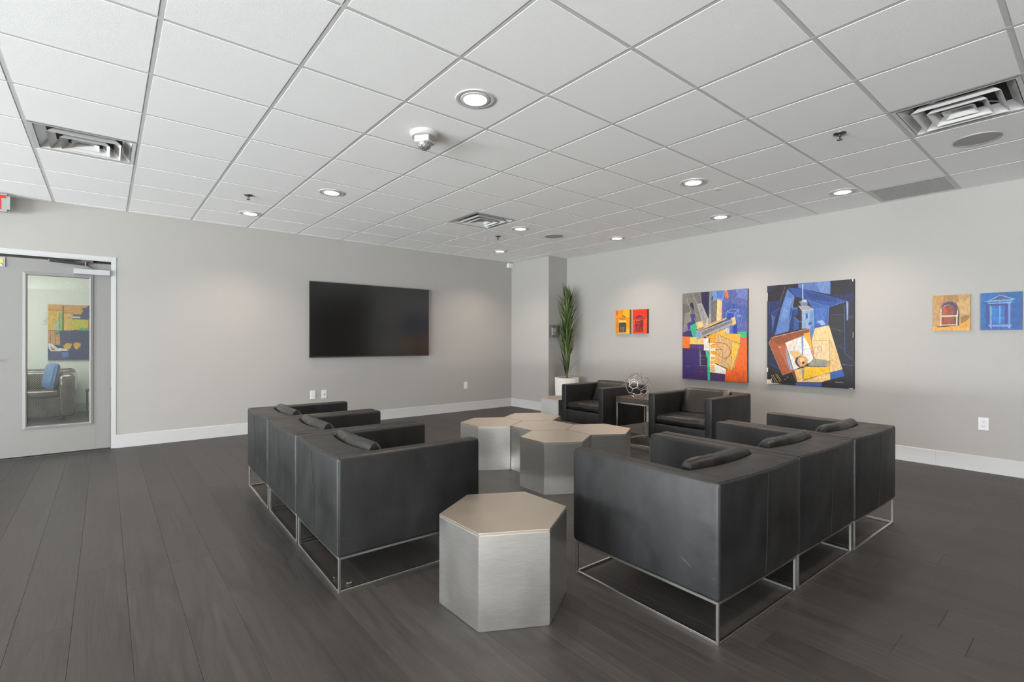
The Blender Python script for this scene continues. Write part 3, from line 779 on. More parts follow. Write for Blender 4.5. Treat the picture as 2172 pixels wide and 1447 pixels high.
  ((150,210,170),0,[(143,442),(198,242),(231,335),(238,467)]),
  ((62,66,110),0,[(698,55),(803,40),(838,4),(1000,5),(1000,246),(677,245),(663,198),(733,102)]),
  ((80,80,110),0,[(511,165),(684,168),(663,204),(511,201)]),
  ((240,236,220),0,[(505,213),(666,216),(666,236),(504,234)]),
  ((180,120,60),0,[(838,261),(1000,258),(1000,463),(838,464)]),
  ((214,150,90),0,[(2,476),(251,474),(278,736),(1,713)]),
  ((60,140,110),0,[(156,489),(238,482),(237,535),(170,542)]),
  ((50,54,104),0,[(238,470),(1000,463),(1000,1000),(0,1000),(1,783),(250,747)]),
  ((60,70,130),0,[(34,842),(441,842),(427,961),(250,978),(34,971)]),
  ((90,110,190),0,[(264,854),(414,854),(427,937),(304,960)]),
  ((240,236,230),0,[(1,701),(75,701),(196,783),(250,842),(61,839),(14,783)]),
  ((200,120,80),0,[(48,748),(128,795),(169,824),(74,818)]),
  ((240,236,230),0,[(210,783),(359,795),(428,836),(223,836)]),
  ((228,180,50),0,[(305,747),(387,688),(497,705),(483,759),(428,818),(346,795)]),
  ((228,180,50),0,[(517,711),(580,675),(670,699),(684,747),(593,818),(552,783)]),
  ((30,30,40),16,[(309,22),(308,466)]),
  ((90,60,50),6,[(5,105),(293,99)]),
  ((90,60,50),6,[(323,151),(505,148)]),
  ((90,60,50),6,[(322,239),(504,236)]),
  ((90,60,50),7,[(49,478),(51,701)]),
  ((90,60,50),7,[(140,477),(156,712)]),
  ((60,60,70),7,[(225,147),(231,453)]),
  ((60,60,80),6,[(5,473),(995,463)]),
 ]),
 'yellow': ((242,150,20), [
  ((240,180,30),0,[(544,2),(1000,0),(1000,335),(745,308),(506,170)]),
  ((236,110,30),0,[(0,0),(189,0),(168,207),(6,249)]),
  ((226,140,30),0,[(0,339),(185,343),(187,971),(4,983)]),
  ((238,160,20),0,[(726,353),(982,357),(982,758),(724,813)]),
  ((246,196,60),0,[(724,824),(982,781),(982,983),(724,972)]),
  ((226,120,60),0,[(167,320),(726,319),(763,376),(204,388)]),
  ((130,100,60),0,[(431,235),(505,203),(745,308),(597,311)]),
  ((246,200,110),0,[(166,365),(726,386),(707,520),(221,514)]),
  ((190,90,30),0,[(242,378),(726,397),(708,425),(279,412)]),
  ((80,74,66),0,[(240,519),(707,526),(705,937),(235,937)]),
  ((110,100,100),0,[(314,697),(408,686),(406,914),(311,914)]),
  ((120,112,112),0,[(464,698),(576,699),(575,914),(462,914)]),
  ((90,60,30),16,[(138,342),(183,524)]),
  ((130,100,40),18,[(716,531),(715,938)]),
  ((250,200,90),16,[(72,307),(506,181),(909,323)]),
  ((246,200,120),18,[(158,960),(742,955)]),
  ((90,86,40),30,[(982,5),(982,994)]),
  ((60,50,60),18,[(276,673),(688,643)]),
 ]),
 'red': ((222,58,22), [
  ((214,90,80),0,[(23,421),(149,425),(109,938),(18,971)]),
  ((226,90,30),0,[(727,443),(932,338),(932,982),(709,969)]),
  ((140,40,60),0,[(114,356),(416,220),(830,324),(762,399),(167,414)]),
  ((190,80,80),0,[(131,357),(762,332),(762,366),(149,391)]),
  ((150,40,40),0,[(184,449),(727,431),(692,935),(145,927)]),
  ((220,90,40),0,[(220,416),(572,416),(484,480),(237,496)]),
  ((130,36,60),0,[(554,471),(710,442),(675,754),(518,729)]),
  ((220,100,80),16,[(237,564),(361,601),(554,572)]),
  ((200,90,60),25,[(218,711),(217,905)]),
  ((210,90,80),21,[(360,714),(359,907)]),
  ((200,90,80),21,[(536,763),(552,910)]),
  ((120,30,30),14,[(129,652),(145,927)]),
  ((110,30,40),11,[(684,464),(657,923)]),
  ((230,90,50),18,[(37,960),(657,957)]),
  ((70,40,40),30,[(983,10),(983,994)]),
  ((190,90,100),14,[(78,343),(416,220),(830,302)]),
 ]),
 'arch': ((190,146,88), [
  ((190,140,80),0,[(0,0),(298,5),(247,208),(196,282),(9,264)]),
  ((200,160,100),0,[(639,196),(1000,85),(1000,503),(734,646)]),
  ((172,124,66),0,[(298,5),(640,5),(712,223),(517,167),(271,209)]),
  ((226,164,60),0,[(1,885),(389,891),(709,871),(734,671),(1000,577),(1000,1000),(0,1000)]),
  ((150,110,60),0,[(747,646),(880,574),(988,602),(904,736),(746,821)]),
  ((150,104,66),0,[(202,357),(246,246),(370,181),(517,180),(639,233),(717,397),(709,871),(197,862)]),
  ((70,60,90),0,[(239,333),(296,235),(419,195),(542,205),(639,283),(680,445),(680,570),(237,559)]),
  ((150,66,38),0,[(263,384),(332,298),(443,277),(541,305),(583,418),(582,592),(262,585)]),
  ((176,76,40),0,[(263,384),(332,311),(393,438),(342,562),(262,560)]),
  ((150,66,40),0,[(236,635),(564,642),(563,824),(234,825)]),
  ((70,54,66),0,[(570,642),(637,644),(636,819),(569,818)]),
  ((240,214,190),33,[(224,591),(686,589)]),
  ((236,206,170),25,[(226,383),(216,837),(178,868)]),
  ((236,206,170),28,[(680,445),(647,631),(642,857)]),
  ((236,206,170),18,[(203,843),(685,826)]),
  ((60,44,40),25,[(699,446),(691,858)]),
  ((60,40,30),28,[(127,887),(290,883),(439,873)]),
  ((226,196,150),13,[(89,918),(414,910)]),
  ((200,180,170),13,[(251,371),(332,292),(443,271)]),
  ((130,110,130),15,[(208,332),(271,222),(395,176),(517,174),(639,233)]),
  ((100,70,50),10,[(468,290),(478,553)]),
  ((140,100,50),8,[(784,250),(952,47)]),
  ((140,100,50),8,[(807,735),(976,601)]),
 ]),
 'blue': ((12,92,160), [
  ((16,100,170),0,[(0,0),(468,10),(315,247),(204,459),(135,820),(1,816)]),
  ((18,84,160),0,[(747,363),(1000,258),(1000,1000),(746,1000)]),
  ((50,60,140),0,[(71,246),(183,252),(237,412),(246,957),(146,955),(138,359)]),
  ((80,76,130),0,[(227,218),(479,88),(747,186),(381,226)]),
  ((90,150,200),0,[(138,214),(790,200),(736,303),(204,289)]),
  ((60,120,180),0,[(205,241),(736,244),(726,291),(205,277)]),
  ((60,56,140),0,[(249,304),(672,300),(661,836),(596,834),(608,369),(259,352)]),
  ((22,110,190),0,[(281,353),(597,356),(585,834),(280,831)]),
  ((100,160,190),0,[(226,363),(281,353),(285,849),(235,860)]),
  ((110,140,205),0,[(672,300),(731,291),(725,862),(671,848)]),
  ((120,150,215),0,[(202,859),(762,857),(757,922),(202,907)]),
  ((60,80,170),0,[(257,909),(703,921),(692,969),(279,958)]),
  ((150,190,225),15,[(205,217),(479,70),(827,196)]),
  ((130,180,215),15,[(94,235),(205,217),(827,196)]),
  ((150,190,230),15,[(204,289),(747,280)]),
  ((120,180,225),17,[(476,362),(479,831)]),
  ((70,150,210),10,[(292,438),(586,445)]),
  ((70,150,210),10,[(292,553),(586,559)]),
  ((70,150,210),10,[(291,674),(586,678)]),
  ((130,170,220),20,[(235,896),(279,952)]),
  ((140,180,225),22,[(682,908),(714,957)]),
 ]),
}
# ------------------------------------------------------------------ paintings
def art_mat(name, rough=0.45):
    m = bpy.data.materials.new(name); m.use_nodes = True; nt = m.node_tree; b = nt.nodes['Principled BSDF']
    at = nt.nodes.new('ShaderNodeAttribute'); at.attribute_name = 'Col'
    tc = nt.nodes.new('ShaderNodeTexCoord'); mp = nt.nodes.new('ShaderNodeMapping'); mp.inputs['Scale'].default_value = (60, 60, 22); mp.inputs['Rotation'].default_value = (0.6, 0.3, 0.4)
    n = nt.nodes.new('ShaderNodeTexNoise'); n.inputs['Scale'].default_value = 1.0; n.inputs['Detail'].default_value = 5
    mr = nt.nodes.new('ShaderNodeMapRange'); mr.inputs[1].default_value = .3; mr.inputs[2].default_value = .7; mr.inputs[3].default_value = .54; mr.inputs[4].default_value = .90
    vm = nt.nodes.new('ShaderNodeVectorMath'); vm.operation = 'SCALE'
    nt.links.new(tc.outputs['Object'], mp.inputs[0]); nt.links.new(mp.outputs[0], n.inputs['Vector']); nt.links.new(n.outputs['Fac'], mr.inputs[0])
    nt.links.new(at.outputs['Color'], vm.inputs[0]); nt.links.new(mr.outputs[0], vm.inputs['Scale']); nt.links.new(vm.outputs[0], b.inputs['Base Color'])
    bp = nt.nodes.new('ShaderNodeBump'); bp.inputs['Distance'].default_value = 0.0015; nt.links.new(n.outputs['Fac'], bp.inputs['Height']); nt.links.new(bp.outputs[0], b.inputs['Normal'])
    b.inputs['Roughness'].default_value = rough; b.inputs['Specular IOR Level'].default_value = 0.35
    return m
paint_m = art_mat('oil_paint')
def painting(name, art, label, origin, ax, w, h, depth, edge):
    """origin: top-left corner of the front face as seen; ax: unit vector to the right; canvas hangs from z down"""
    ax = Vector(ax); up = Vector((0, 0, 1)); nrm = up.cross(ax)*-1.0
    nrm = ax.cross(up)          # towards the viewer
    t = thing(name, label, 'painting', (origin[0], origin[1], origin[2]-h))
    o3 = Vector((0, 0, h))
    bm = bmesh.new(); vs = []
    for d in (0, -depth):
        for (u, v) in ((0, 0), (1, 0), (1, 1), (0, 1)): vs.append(bm.verts.new(o3+ax*u*w-up*v*h+nrm*d))
    bm.faces.new(vs[0:4]); bm.faces.new(vs[4:8])
    for k in range(4): bm.faces.new((vs[k], vs[(k+1) % 4], vs[4+(k+1) % 4], vs[4+k]))
    fix(bm); finish('canvas', bm, edge, t)
    base, items = ART[art]
    bm = bmesh.new(); cl = bm.loops.layers.float_color.new('Col'); z = 0.0004
    def face(pts, c):
        vs = [bm.verts.new(o3+ax*p[0]*w-up*p[1]*h+nrm*z) for p in pts]
        try: f = bm.faces.new(vs)
        except Exception: return
        f.normal_update()
        if f.normal.dot(nrm) < 0: f.normal_flip()
        for lp in f.loops: lp[cl] = c
    face([(0, 0), (1, 0), (1, 1), (0, 1)], srgb(base))
    for (c, wd, pts) in items:
        z += 0.00005; c = srgb(c); P = [(a/1000, b/1000) for a, b in pts]
        if wd == 0: face(P, c)
        else:
            hw = wd/2000*h
            for (p, q) in zip(P, P[1:]):
                a = Vector((p[0]*w, p[1]*h)); b = Vector((q[0]*w, q[1]*h)); d = b-a
                if d.length < 1e-5: continue
                d.normalize(); n2 = Vector((-d.y, d.x))*hw; e = d*hw*0.5
                face([((v.x)/w, (v.y)/h) for v in (a-e+n2, b+e+n2, b+e-n2, a-e-n2)], c)
    bmesh.ops.triangulate(bm, faces=[f for f in bm.faces if len(f.verts) > 4])
    me = bpy.data.meshes.new('painted_image'); bm.to_mesh(me); bm.free(); me.materials.append(paint_m)
    o = bpy.data.objects.new('painted_image', me); COL.objects.link(o); o.parent = t
    return t
def wallB(art, y_l, y_r, z_t, z_b, label, name, depth=0.03, edge=canvas_m):
    painting(name, art, label, (XB-depth-0.001, y_l, z_t), (0, -1, 0), y_l-y_r, z_t-z_b, depth-0.001, edge)
wallB('yellow', 5.013, 4.730, 1.700, 1.326, 'small yellow painting of a pedimented window, left of the red one', 'small_painting', edge=mat('ochre_edge', lin(0.20, 0.15, 0.04), 0.6))
wallB('red', 4.685, 4.411, 1.697, 1.330, 'small red painting of a pedimented window', 'small_painting', edge=mat('maroon_edge', lin(0.10, 0.04, 0.03), 0.6))
wallB('city', 3.833, 2.922, 1.883, 0.686, 'large abstract city painting with orange and purple corners', 'large_painting')
wallB('tower', 2.682, 1.771, 1.892, 0.694, 'large dark blue abstract painting with a pale spired tower', 'large_painting')
wallB('arch', 1.111, 0.839, 1.663, 1.319, 'small tan painting of an arched window', 'small_painting', 0.02, mat('tan_edge', lin(0.24, 0.16, 0.08), 0.6))
wallB('blue', 0.770, 0.499, 1.662, 1.320, 'small blue painting of a pedimented window, rightmost on the wall', 'small_painting', 0.02, mat('blue_edge', lin(0.01, 0.06, 0.12), 0.6))
painting('lobby_painting', 'lobby', 'orange and navy abstract painting seen through the door glass', (-0.728, 11.14, 1.806), (1, 0, 0), 0.60, 0.925, 0.029, canvas_m)

# ------------------------------------------------------------------ screen
t = thing('wall_screen', 'large black flat screen mounted on the back wall', 'television', (3.12, YA, 0.972))
x0, x1, z0, z1 = -0.94, 0.94, 0.0, 1.068
box('back_housing', x0+0.06, x1-0.06, -0.050, -0.0, z0+0.08, z1-0.08, black_m, t)
box('panel_body', x0, x1, -0.068, -0.046, z0, z1, black_m, t, 0.002)
boxes('bezel', [(x0, x0+0.010, -0.072, -0.068, z0, z1), (x1-0.010, x1, -0.072, -0.068, z0, z1), (x0+0.010, x1-0.010, -0.072, -0.068, z1-0.010, z1), (x0+0.010, x1-0.010, -0.073, -0.068, z0, z0+0.018)], dgrey_m, t)
box('display', x0+0.010, x1-0.010, -0.0695, -0.068, z0+0.018, z1-0.010, screen_m, t)

# ------------------------------------------------------------------ outlets and wall devices
def outlet(label, loc, rz, kind):
    t = thing('wall_outlet', label, 'outlet', loc, rz)
    # local: plate in x-z plane, facing -y
    box('cover_plate', -0.036, 0.036, -0.007, 0, -0.059, 0.059, plate_m, t, 0.002)
    if kind == 'duplex':
        for s in (-1, 1):
            rc = box('receptacle', -0.017, 0.017, -0.009, -0.007, s*0.020-0.014, s*0.020+0.014, plate_m, t, 0.001)
            boxes('slot', [(-0.0085, -0.0060, -0.0094, -0.009, s*0.020-0.002, s*0.020+0.008), (0.0060, 0.0085, -0.0094, -0.009, s*0.020-0.002, s*0.020+0.007), (-0.0025, 0.0025, -0.0094, -0.009, s*0.020-0.010, s*0.020-0.005)], slot_m, rc)
    elif kind == 'block':
        box('insert', -0.017, 0.017, -0.0085, -0.007, -0.034, 0.034, plate_m, t, 0.001)
        boxes('slot', [(-0.008, -0.006, -0.009, -0.0085, 0.010, 0.020), (0.006, 0.008, -0.009, -0.0085, 0.010, 0.020), (-0.008, -0.006, -0.009, -0.0085, -0.020, -0.010), (0.006, 0.008, -0.009, -0.0085, -0.020, -0.010)], slot_m, t)
    else:
        bm = bmesh.new(); tube(bm, [(0, -0.007, 0.0), (0, -0.018, 0.0)], 0.006, 12); finish('coax_jack', bm, dgrey_m, t)
outlet('white outlet below the screen, left of the pair', (2.249, YA, 0.453), 0, 'block')
outlet('white coax plate below the screen, right of the pair', (2.405, YA, 0.450), 0, 'coax')
outlet('white outlet alone near the far corner of the screen wall', (4.827, YA, 0.442), 0, 'block')
outlet('white duplex outlet on the picture wall at right', (XB, 0.750, 0.449), PI/2*-1, 'duplex')
# switch in the lobby
t = thing('wall_switch', 'white switch plate beside the lobby painting', 'switch', (-0.785, 11.17, 1.532))
box('cover_plate', -0.036, 0.036, -0.007, 0, -0.059, 0.059, plate_m, t, 0.002); box('toggle', -0.006, 0.006, -0.018, -0.007, -0.012, 0.012, plate_m, t)
# small box at the ceiling corner
t = thing('motion_detector', 'small white box high in the far corner of the back wall', 'sensor', (5.795, YA, 2.565))
box('housing', -0.055, 0.055, -0.06, 0, 0, 0.085, plate_m, t, 0.004, 2); box('window_strip', -0.04, 0.04, -0.0615, -0.06, 0.012, 0.03, mat('sensor_window', lin(0.6, 0.6, 0.6), 0.3), t)
# thermostat with clear guard
t = thing('thermostat', 'small thermostat behind a clear guard, on the recess wall left of the plant', 'thermostat', (5.975, 6.12, 1.268))
box('body', -0.045, 0.045, -0.025, 0, 0.05, 0.17, plate_m, t, 0.004)
bm = bmesh.new(); tube(bm, [(0.02, -0.025, 0.08), (0.02, -0.036, 0.08)], 0.018, 16); finish('dial', bm, grille_m, t)
gm = glass_mat('guard_plastic', lin(0.85, 0.86, 0.86))
boxes('guard_cover', [(-0.10, 0.10, -0.06, -0.057, 0, 0.22), (-0.10, -0.097, -0.057, -0.001, 0, 0.22), (0.097, 0.10, -0.057, -0.001, 0, 0.22), (-0.097, 0.097, -0.057, -0.001, 0.217, 0.22), (-0.097, 0.097, -0.057, -0.001, 0, 0.003)], gm, t)
E_ = [(-0.102, 0.102, -0.063, -0.058, 0.216, 0.222), (-0.102, 0.102, -0.063, -0.058, -0.002, 0.004), (-0.102, -0.096, -0.063, -0.058, 0.004, 0.216), (0.096, 0.102, -0.063, -0.058, 0.004, 0.216)]
boxes('guard_edge', E_, grille_m, t)
# exit sign
t = thing('exit_sign', 'grey exit sign with red letters hanging at the ceiling, left edge', 'sign', (-0.905, 6.97, ZC))
bm = bmesh.new(); vs = bm_box(bm, -0.175, 0.175, -0.022, 0.022, -0.188, -0.012)
es = [e for e in bm.edges if abs((e.verts[0].co-e.verts[1].co).normalized().y) > 0.9]
bmesh.ops.bevel(bm, geom=es, offset=0.022, segments=4, affect='EDGES'); finish('housing', bm, sign_m, t, 40)
box('canopy', -0.06, 0.06, -0.02, 0.02, -0.013, 0.0, sign_m, t)
fc = bpy.data.curves.new('exit_text', 'FONT'); fc.body = 'EXIT'; fc.size = 0.2; fc.extrude = 0.001; fc.offset = 0.006; fc.align_x = 'LEFT'
fo = bpy.data.objects.new('exit_text', fc); COL.objects.link(fo)
bpy.context.view_layer.update()
dg = bpy.context.evaluated_depsgraph_get(); me = bpy.data.meshes.new_from_object(fo.evaluated_get(dg)); bpy.data.objects.remove(fo)
xs = [v.co.x for v in me.vertices]; ys_ = [v.co.y for v in me.vertices]
mx0, mx1, my0, my1 = min(xs), max(xs), min(ys_), max(ys_)
for v in me.vertices:
    v.co = Vector((-0.146+(v.co.x-mx0)/(mx1-mx0)*0.292, -0.0232-v.co.z, -0.169+(v.co.y-my0)/(my1-my0)*0.142))
me.name = 'letters'; me.materials.clear(); me.materials.append(red_m)
put('letters', me, t)

# ------------------------------------------------------------------ lounge chairs
CW, CD, CT, CB, CZ0, CZ1 = 0.731, 0.812, 0.084, 0.190, 0.172, 0.652
def pillow_bm(x0, x1, y0, y1, z0, z1, edge=0.45, n=10, bulge=1.0, lean=None, wob=0.0, seed=0):
    """soft cushion: flat faces swell in the middle and pinch to a welt"""
    bm = bmesh.new(); rr = random.Random(seed); N = n
    cx, cy, cz = (x0+x1)/2, (y0+y1)/2, (z0+z1)/2; hx, hy, hz = (x1-x0)/2, (y1-y0)/2, (z1-z0)/2
    top = {}; bot = {}
    for i in range(N+1):
        for j in range(N+1):
            u = -math.cos(PI*i/N); v = -math.cos(PI*j/N)
            e = max(0.0, (1-abs(u)**5))*max(0.0, (1-abs(v)**5)); k = edge+(1-edge)*e**0.4
            w = wob*(rr.random()-.5)
            for (D, s) in ((top, 1), (bot, -1)):
                D[i, j] = bm.verts.new((cx+hx*u*(1-0.02*(v*v)), cy+hy*v*(1-0.03*(u*u)), cz+s*hz*k+w))
    for i in range(N):
        for j in range(N):
            bm.faces.new((top[i, j], top[i+1, j], top[i+1, j+1], top[i, j+1]))
            bm.faces.new((bot[i, j], bot[i, j+1], bot[i+1, j+1], bot[i+1, j]))
    rim = [(i, 0) for i in range(N)]+[(N, j) for j in range(N)]+[(i, N) for i in range(N, 0, -1)]+[(0, j) for j in range(N, 0, -1)]
    mid = []
    for (i, j) in rim:
        a = top[i, j].co; b = bot[i, j].co; c = (a+b)/2; d = Vector((c.x-cx, c.y-cy, 0))
        mid.append(bm.verts.new(c+d.normalized()*min(hz, 0.03)*0.45))
    for k in range(len(rim)):
        q = (k+1) % len(rim); a, b = rim[k], rim[q]
        bm.faces.new((top[a], mid[k], mid[q], top[b])); bm.faces.new((mid[k], bot[a], bot[b], mid[q]))
    fix(bm); return bm
def back_y(x): return CB-0.030*(1-(x/(CW/2-CT))**2)     # inner face of the back, hollowed in plan
def make_chair(label, group):
    t = thing('lounge_chair', label, 'armchair', (0, 0, 0), 0, group)
    hw = CW/2; n = 10
    out = [(-hw+CW*k/n, -0.020*(1-((-hw+CW*k/n)/hw)**2)) for k in range(n+1)]
    out += [(hw, CD), (hw-CT, CD)]
    xi = hw-CT
    out += [(xi-2*xi*k/n, back_y(xi-2*xi*k/n)) for k in range(n+1)]
    out += [(-hw+CT, CD), (-hw, CD)]
    bm = bmesh.new()
    lo = [bm.verts.new((x, (y*0.25 if y < 0 else y), CZ0)) for x, y in out]; hi = [bm.verts.new((x, y, CZ1)) for x, y in out]
    bm.faces.new(list(reversed(lo))); bm.faces.new(hi)
    m = len(out)
    for k in range(m): bm.faces.new((lo[k], lo[(k+1) % m], hi[(k+1) % m], hi[k]))
    bm.normal_update()
    es = []
    for e in bm.edges:
        if len(e.link_faces) == 2 and e.calc_face_angle(0) > math.radians(50): es.append(e)
    bmesh.ops.bevel(bm, geom=es, offset=0.016, segments=4, profile=0.5, affect='EDGES')
    bmesh.ops.triangulate(bm, faces=[f for f in bm.faces if len(f.verts) > 4])
    finish('body', bm, leather_m, t, 35)
    bm = bmesh.new(); bm_box(bm, -hw+CT-0.01, hw-CT+0.01, 0.12, CD-0.006, CZ0+0.002, 0.335, 0.012, 3); finish('seat_base', bm, leather_m, t, 35)
    # seams: mid-back, upper back edge, mitres over the arms
    bm = bmesh.new(); tube(bm, [(0.01, -0.0050-0.0010, CZ0+0.02), (0.012, -0.0125, 0.40), (0.004, -0.0172, 0.560), (0.004, -0.0198, CZ1-0.02)], 0.0022, 6); finish('back_seam', bm, seam_m, t)
    bm = bmesh.new(); tube(bm, [(x*0.985, y+0.010, CZ1-0.0022) for x, y in out[:n+1]], 0.0030, 6); finish('top_piping', bm, leather_c, t, True)
    for s in (-1, 1):
        bm = bmesh.new(); tube(bm, [(s*(xi+0.004), CB-0.02, CZ1-0.0002), (s*(xi+0.006), 0.012, CZ1-0.0002)], 0.0012, 5)
        finish('arm_seam', bm, seam_m, t)
    for s in (-1, 1):
        for yy in (0.0045, CD-0.0045):
            bm = bmesh.new(); tube(bm, [(s*(hw-0.0045), yy, CZ0+0.02), (s*(hw-0.0045), yy, CZ1-0.02)], 0.0014, 6)
            finish('corner_piping', bm, seam_m, t, True)
    # seat cushion
    bm = pillow_bm(-xi+0.006, xi-0.006, 0.175, CD-0.018, 0.333, 0.432, 0.72, 12, wob=0.006, seed=3)
    finish('seat_cushion', bm, leather_c, t, True)
    # back cushion, thick at the seat and thin at the top, curved to the back
    bm = bmesh.new(); N = 12; K = 10; xw = 0.262; G = {}
    rr = random.Random(5)
    for i in range(N+1):
        x = -xw+2*xw*i/N; ex = 1-abs(x/xw)**6
        prof = []
        for k in range(K+1):         # front face, top to bottom
            s = k/K; z = 0.688-0.250*s; th = 0.074+0.140*s**1.1
            prof.append((th*(0.62+0.38*ex**0.5), z))
        yb = back_y(x)+0.004
        col = [(yb+d+0.010*math.sin(PI*k/K), z) for k, (d, z) in enumerate(prof)]
        ring = [(yb+0.005, 0.668), (yb+0.016, 0.684), (yb+0.034, 0.691)]+[(y, z-(0.010 if k == 0 else 0)+rr.uniform(-.0015, .0015)) for k, (y, z) in enumerate(col)]+[(yb+0.10, 0.432), (yb+0.004, 0.432), (yb, 0.55)]
        G[i] = [bm.verts.new((x+0.012, y, z-0.010*(1-ex)*(1 if z > 0.6 else 0))) for y, z in ring]
    mm = len(G[0])
    for i in range(N):
        for k in range(mm): bm.faces.new((G[i][k], G[i][(k+1) % mm], G[i+1][(k+1) % mm], G[i+1][k]))
    bm.faces.new(G[0]); bm.faces.new(list(reversed(G[N])))
    fix(bm)
    bc = finish('back_cushion', bm, leather_c, t, 50)
    # chrome sled frame
    q, b = 0.012, 0.010; X, Y0, Y1 = hw-b, b-0.002, CD-b
    bars = {'leg': [(sx*X-(q if sx > 0 else 0), sx*X+(0 if sx > 0 else q), (Y0 if f == 0 else Y1-q), (Y0+q if f == 0 else Y1), 0, CZ0) for sx in (-1, 1) for f in (0, 1)]}
    for (nm, z) in (('floor_rail', 0.0), ('upper_rail', CZ0-q)):
        bars[nm] = [(-X+q, X-q, Y0, Y0+q, z, z+q), (-X+q, X-q, Y1-q, Y1, z, z+q), (-X, -X+q, Y0+q, Y1-q, z, z+q), (X-q, X, Y0+q, Y1-q, z, z+q)]
    for nm, L in bars.items():
        for bx in L: box(nm, *bx, steel_m, t, 0.0012)
    return t
GL, GR_, GC = 'black leather lounge chairs in the left row', 'black leather lounge chairs in the right row', 'black leather club chairs by the picture wall'
def loc_from_corner(px, py, rz):   # corner = back outer corner at local (-CW/2+.01, .008)
    c, s = math.cos(rz), math.sin(rz); lx, ly = -CW/2+0.010, 0.008
    return (px-(c*lx-s*ly), py-(s*lx+c*ly), 0)
# left row: back faces -x, front +x  -> local +y maps to +x ; local +x maps to -y
rl = -PI/2-math.radians(1.6)
ch = make_chair('black lounge chair nearest the camera in the left row, arm side showing', GL)
def left_loc(p, q):                # p: nearest back corner; local +x points to -y so it is the +x corner
    c, s = math.cos(rl), math.sin(rl); lx, ly = CW/2-0.010, 0.008
    return (p-(c*lx-s*ly), q-(s*lx+c*ly), 0)
ch.location = left_loc(0.862, 2.346); ch.rotation_euler = (0, 0, rl)
scuff_m = mat('scuffed_leather', lin(0.10, 0.10, 0.10), 0.7)
def scuffs(parent, side, L):
    for (y, z, dy, dz) in L:
        bm = bmesh.new(); x = side*(CW/2+0.0003); w = 0.0016
        P = [(y, z-w), (y+dy*.5, z+dz*.6-w*.6), (y+dy, z+dz), (y+dy*.5, z+dz*.6+w)]
        A = [bm.verts.new((x, p[0], p[1])) for p in P]; B = [bm.verts.new((x-side*0.0006, p[0], p[1])) for p in P]
        bm.faces.new(A); bm.faces.new(list(reversed(B)))
        for k in range(4): bm.faces.new((A[k], B[k], B[(k+1) % 4], A[(k+1) % 4]))
        fix(bm); finish('scuff_mark', bm, scuff_m, parent)
dup(ch, left_loc(0.884, 3.098), rl, 'middle black lounge chair of the left row')
dup(ch, left_loc(0.904, 3.850), rl, 'farthest black lounge chair of the left row, towards the screen')
rr_ = -math.radians(1.7)
nr = dup(ch, loc_from_corner(1.880, 0.989, rr_), rr_, 'black lounge chair nearest the camera in the right row, scuffed arm side showing', GR_)
dup(ch, loc_from_corner(2.613, 0.968, rr_), rr_, 'middle black lounge chair of the right row', GR_)
dup(ch, loc_from_corner(3.352, 0.940, rr_), rr_, 'farthest black lounge chair of the right row, towards the outlet', GR_)
scuffs(ch, 1, [(0.02, 0.262, 0.020, 0.003), (0.46, 0.585, 0.022, 0.004), (0.475, 0.565, 0.004, -0.03)])
scuffs(nr, -1, [(0.016, 0.262, 0.012, 0.004), (0.12, 0.275, 0.055, 0.028), (0.70, 0.55, 0.004, 0.03)])
# club chairs facing -x : local +y -> -x ; rz = +90deg ; local +x -> +y
rc = PI/2
def front_loc(fx, fy, rz):         # front corner at local (-CW/2, CD)
    c, s = math.cos(rz), math.sin(rz); lx, ly = -CW/2, CD
    return (fx-(c*lx-s*ly), fy-(s*lx+c*ly), 0)
dup(ch, front_loc(4.535, 2.452, rc), rc, 'black leather club chair under the large paintings, right of the side table', GC)
dup(ch, front_loc(4.565, 3.835, rc-math.radians(3.0)), rc-math.radians(3.0), 'black leather club chair beside the plant, left of the side table', GC)
# levelling tabs under the nearest left chair
t = thing('floor_glide', 'pair of small metal glides on the floor inside the nearest left chair frame', 'glide', (0.895, 2.40, 0))
box('tab', 0.0, 0.035, 0.10, 0.112, 0.0, 0.012, steel_m, t, 0.002); box('tab', 0.03, 0.055, 0.0, 0.012, 0.0, 0.012, steel_m, t, 0.002)

# ------------------------------------------------------------------ hexagonal stools
def make_stool(label):
    t = thing('hexagonal_stool', label, 'stool', (0, 0, 0), 0, 'hexagonal brushed steel drum tables')
    R, Hh, th = 0.306, 0.412, 0.012
    bmp = bmesh.new()
    V = [bmp.verts.new((R*math.cos(math.radians(60*k+30)), R*math.sin(math.radians(60*k+30)), z)) for z in (Hh-0.010, Hh) for k in range(6)]
    bmp.faces.new(list(reversed(V[:6]))); bmp.faces.new(V[6:])
    for k in range(6): bmp.faces.new((V[k], V[(k+1) % 6], V[6+(k+1) % 6], V[6+k]))
    bmesh.ops.bevel(bmp, geom=bmp.edges[:], offset=0.0022, segments=2, affect='EDGES')
    finish('top_panel', bmp, brusht_m, t)
    for k in range(6):
        a, b = math.radians(60*k+30), math.radians(60*k+90); ri = R-th/math.cos(PI/6)
        bm = bmesh.new(); P = [(R*math.cos(a), R*math.sin(a)), (R*math.cos(b), R*math.sin(b)), (ri*math.cos(b), ri*math.sin(b)), (ri*math.cos(a), ri*math.sin(a))]
        V = [bm.verts.new((x, y, z)) for z in (0.0, Hh-0.0104) for x, y in P]
        bm.faces.new((V[3], V[2], V[1], V[0])); bm.faces.new(V[4:8])
        for j in range(4): bm.faces.new((V[j], V[(j+1) % 4], V[4+(j+1) % 4], V[4+j]))
        bmesh.ops.bevel(bm, geom=bm.edges[:], offset=0.0028, segments=2, affect='EDGES')
        finish('side_panel', bm, brush_m, t)
    return t
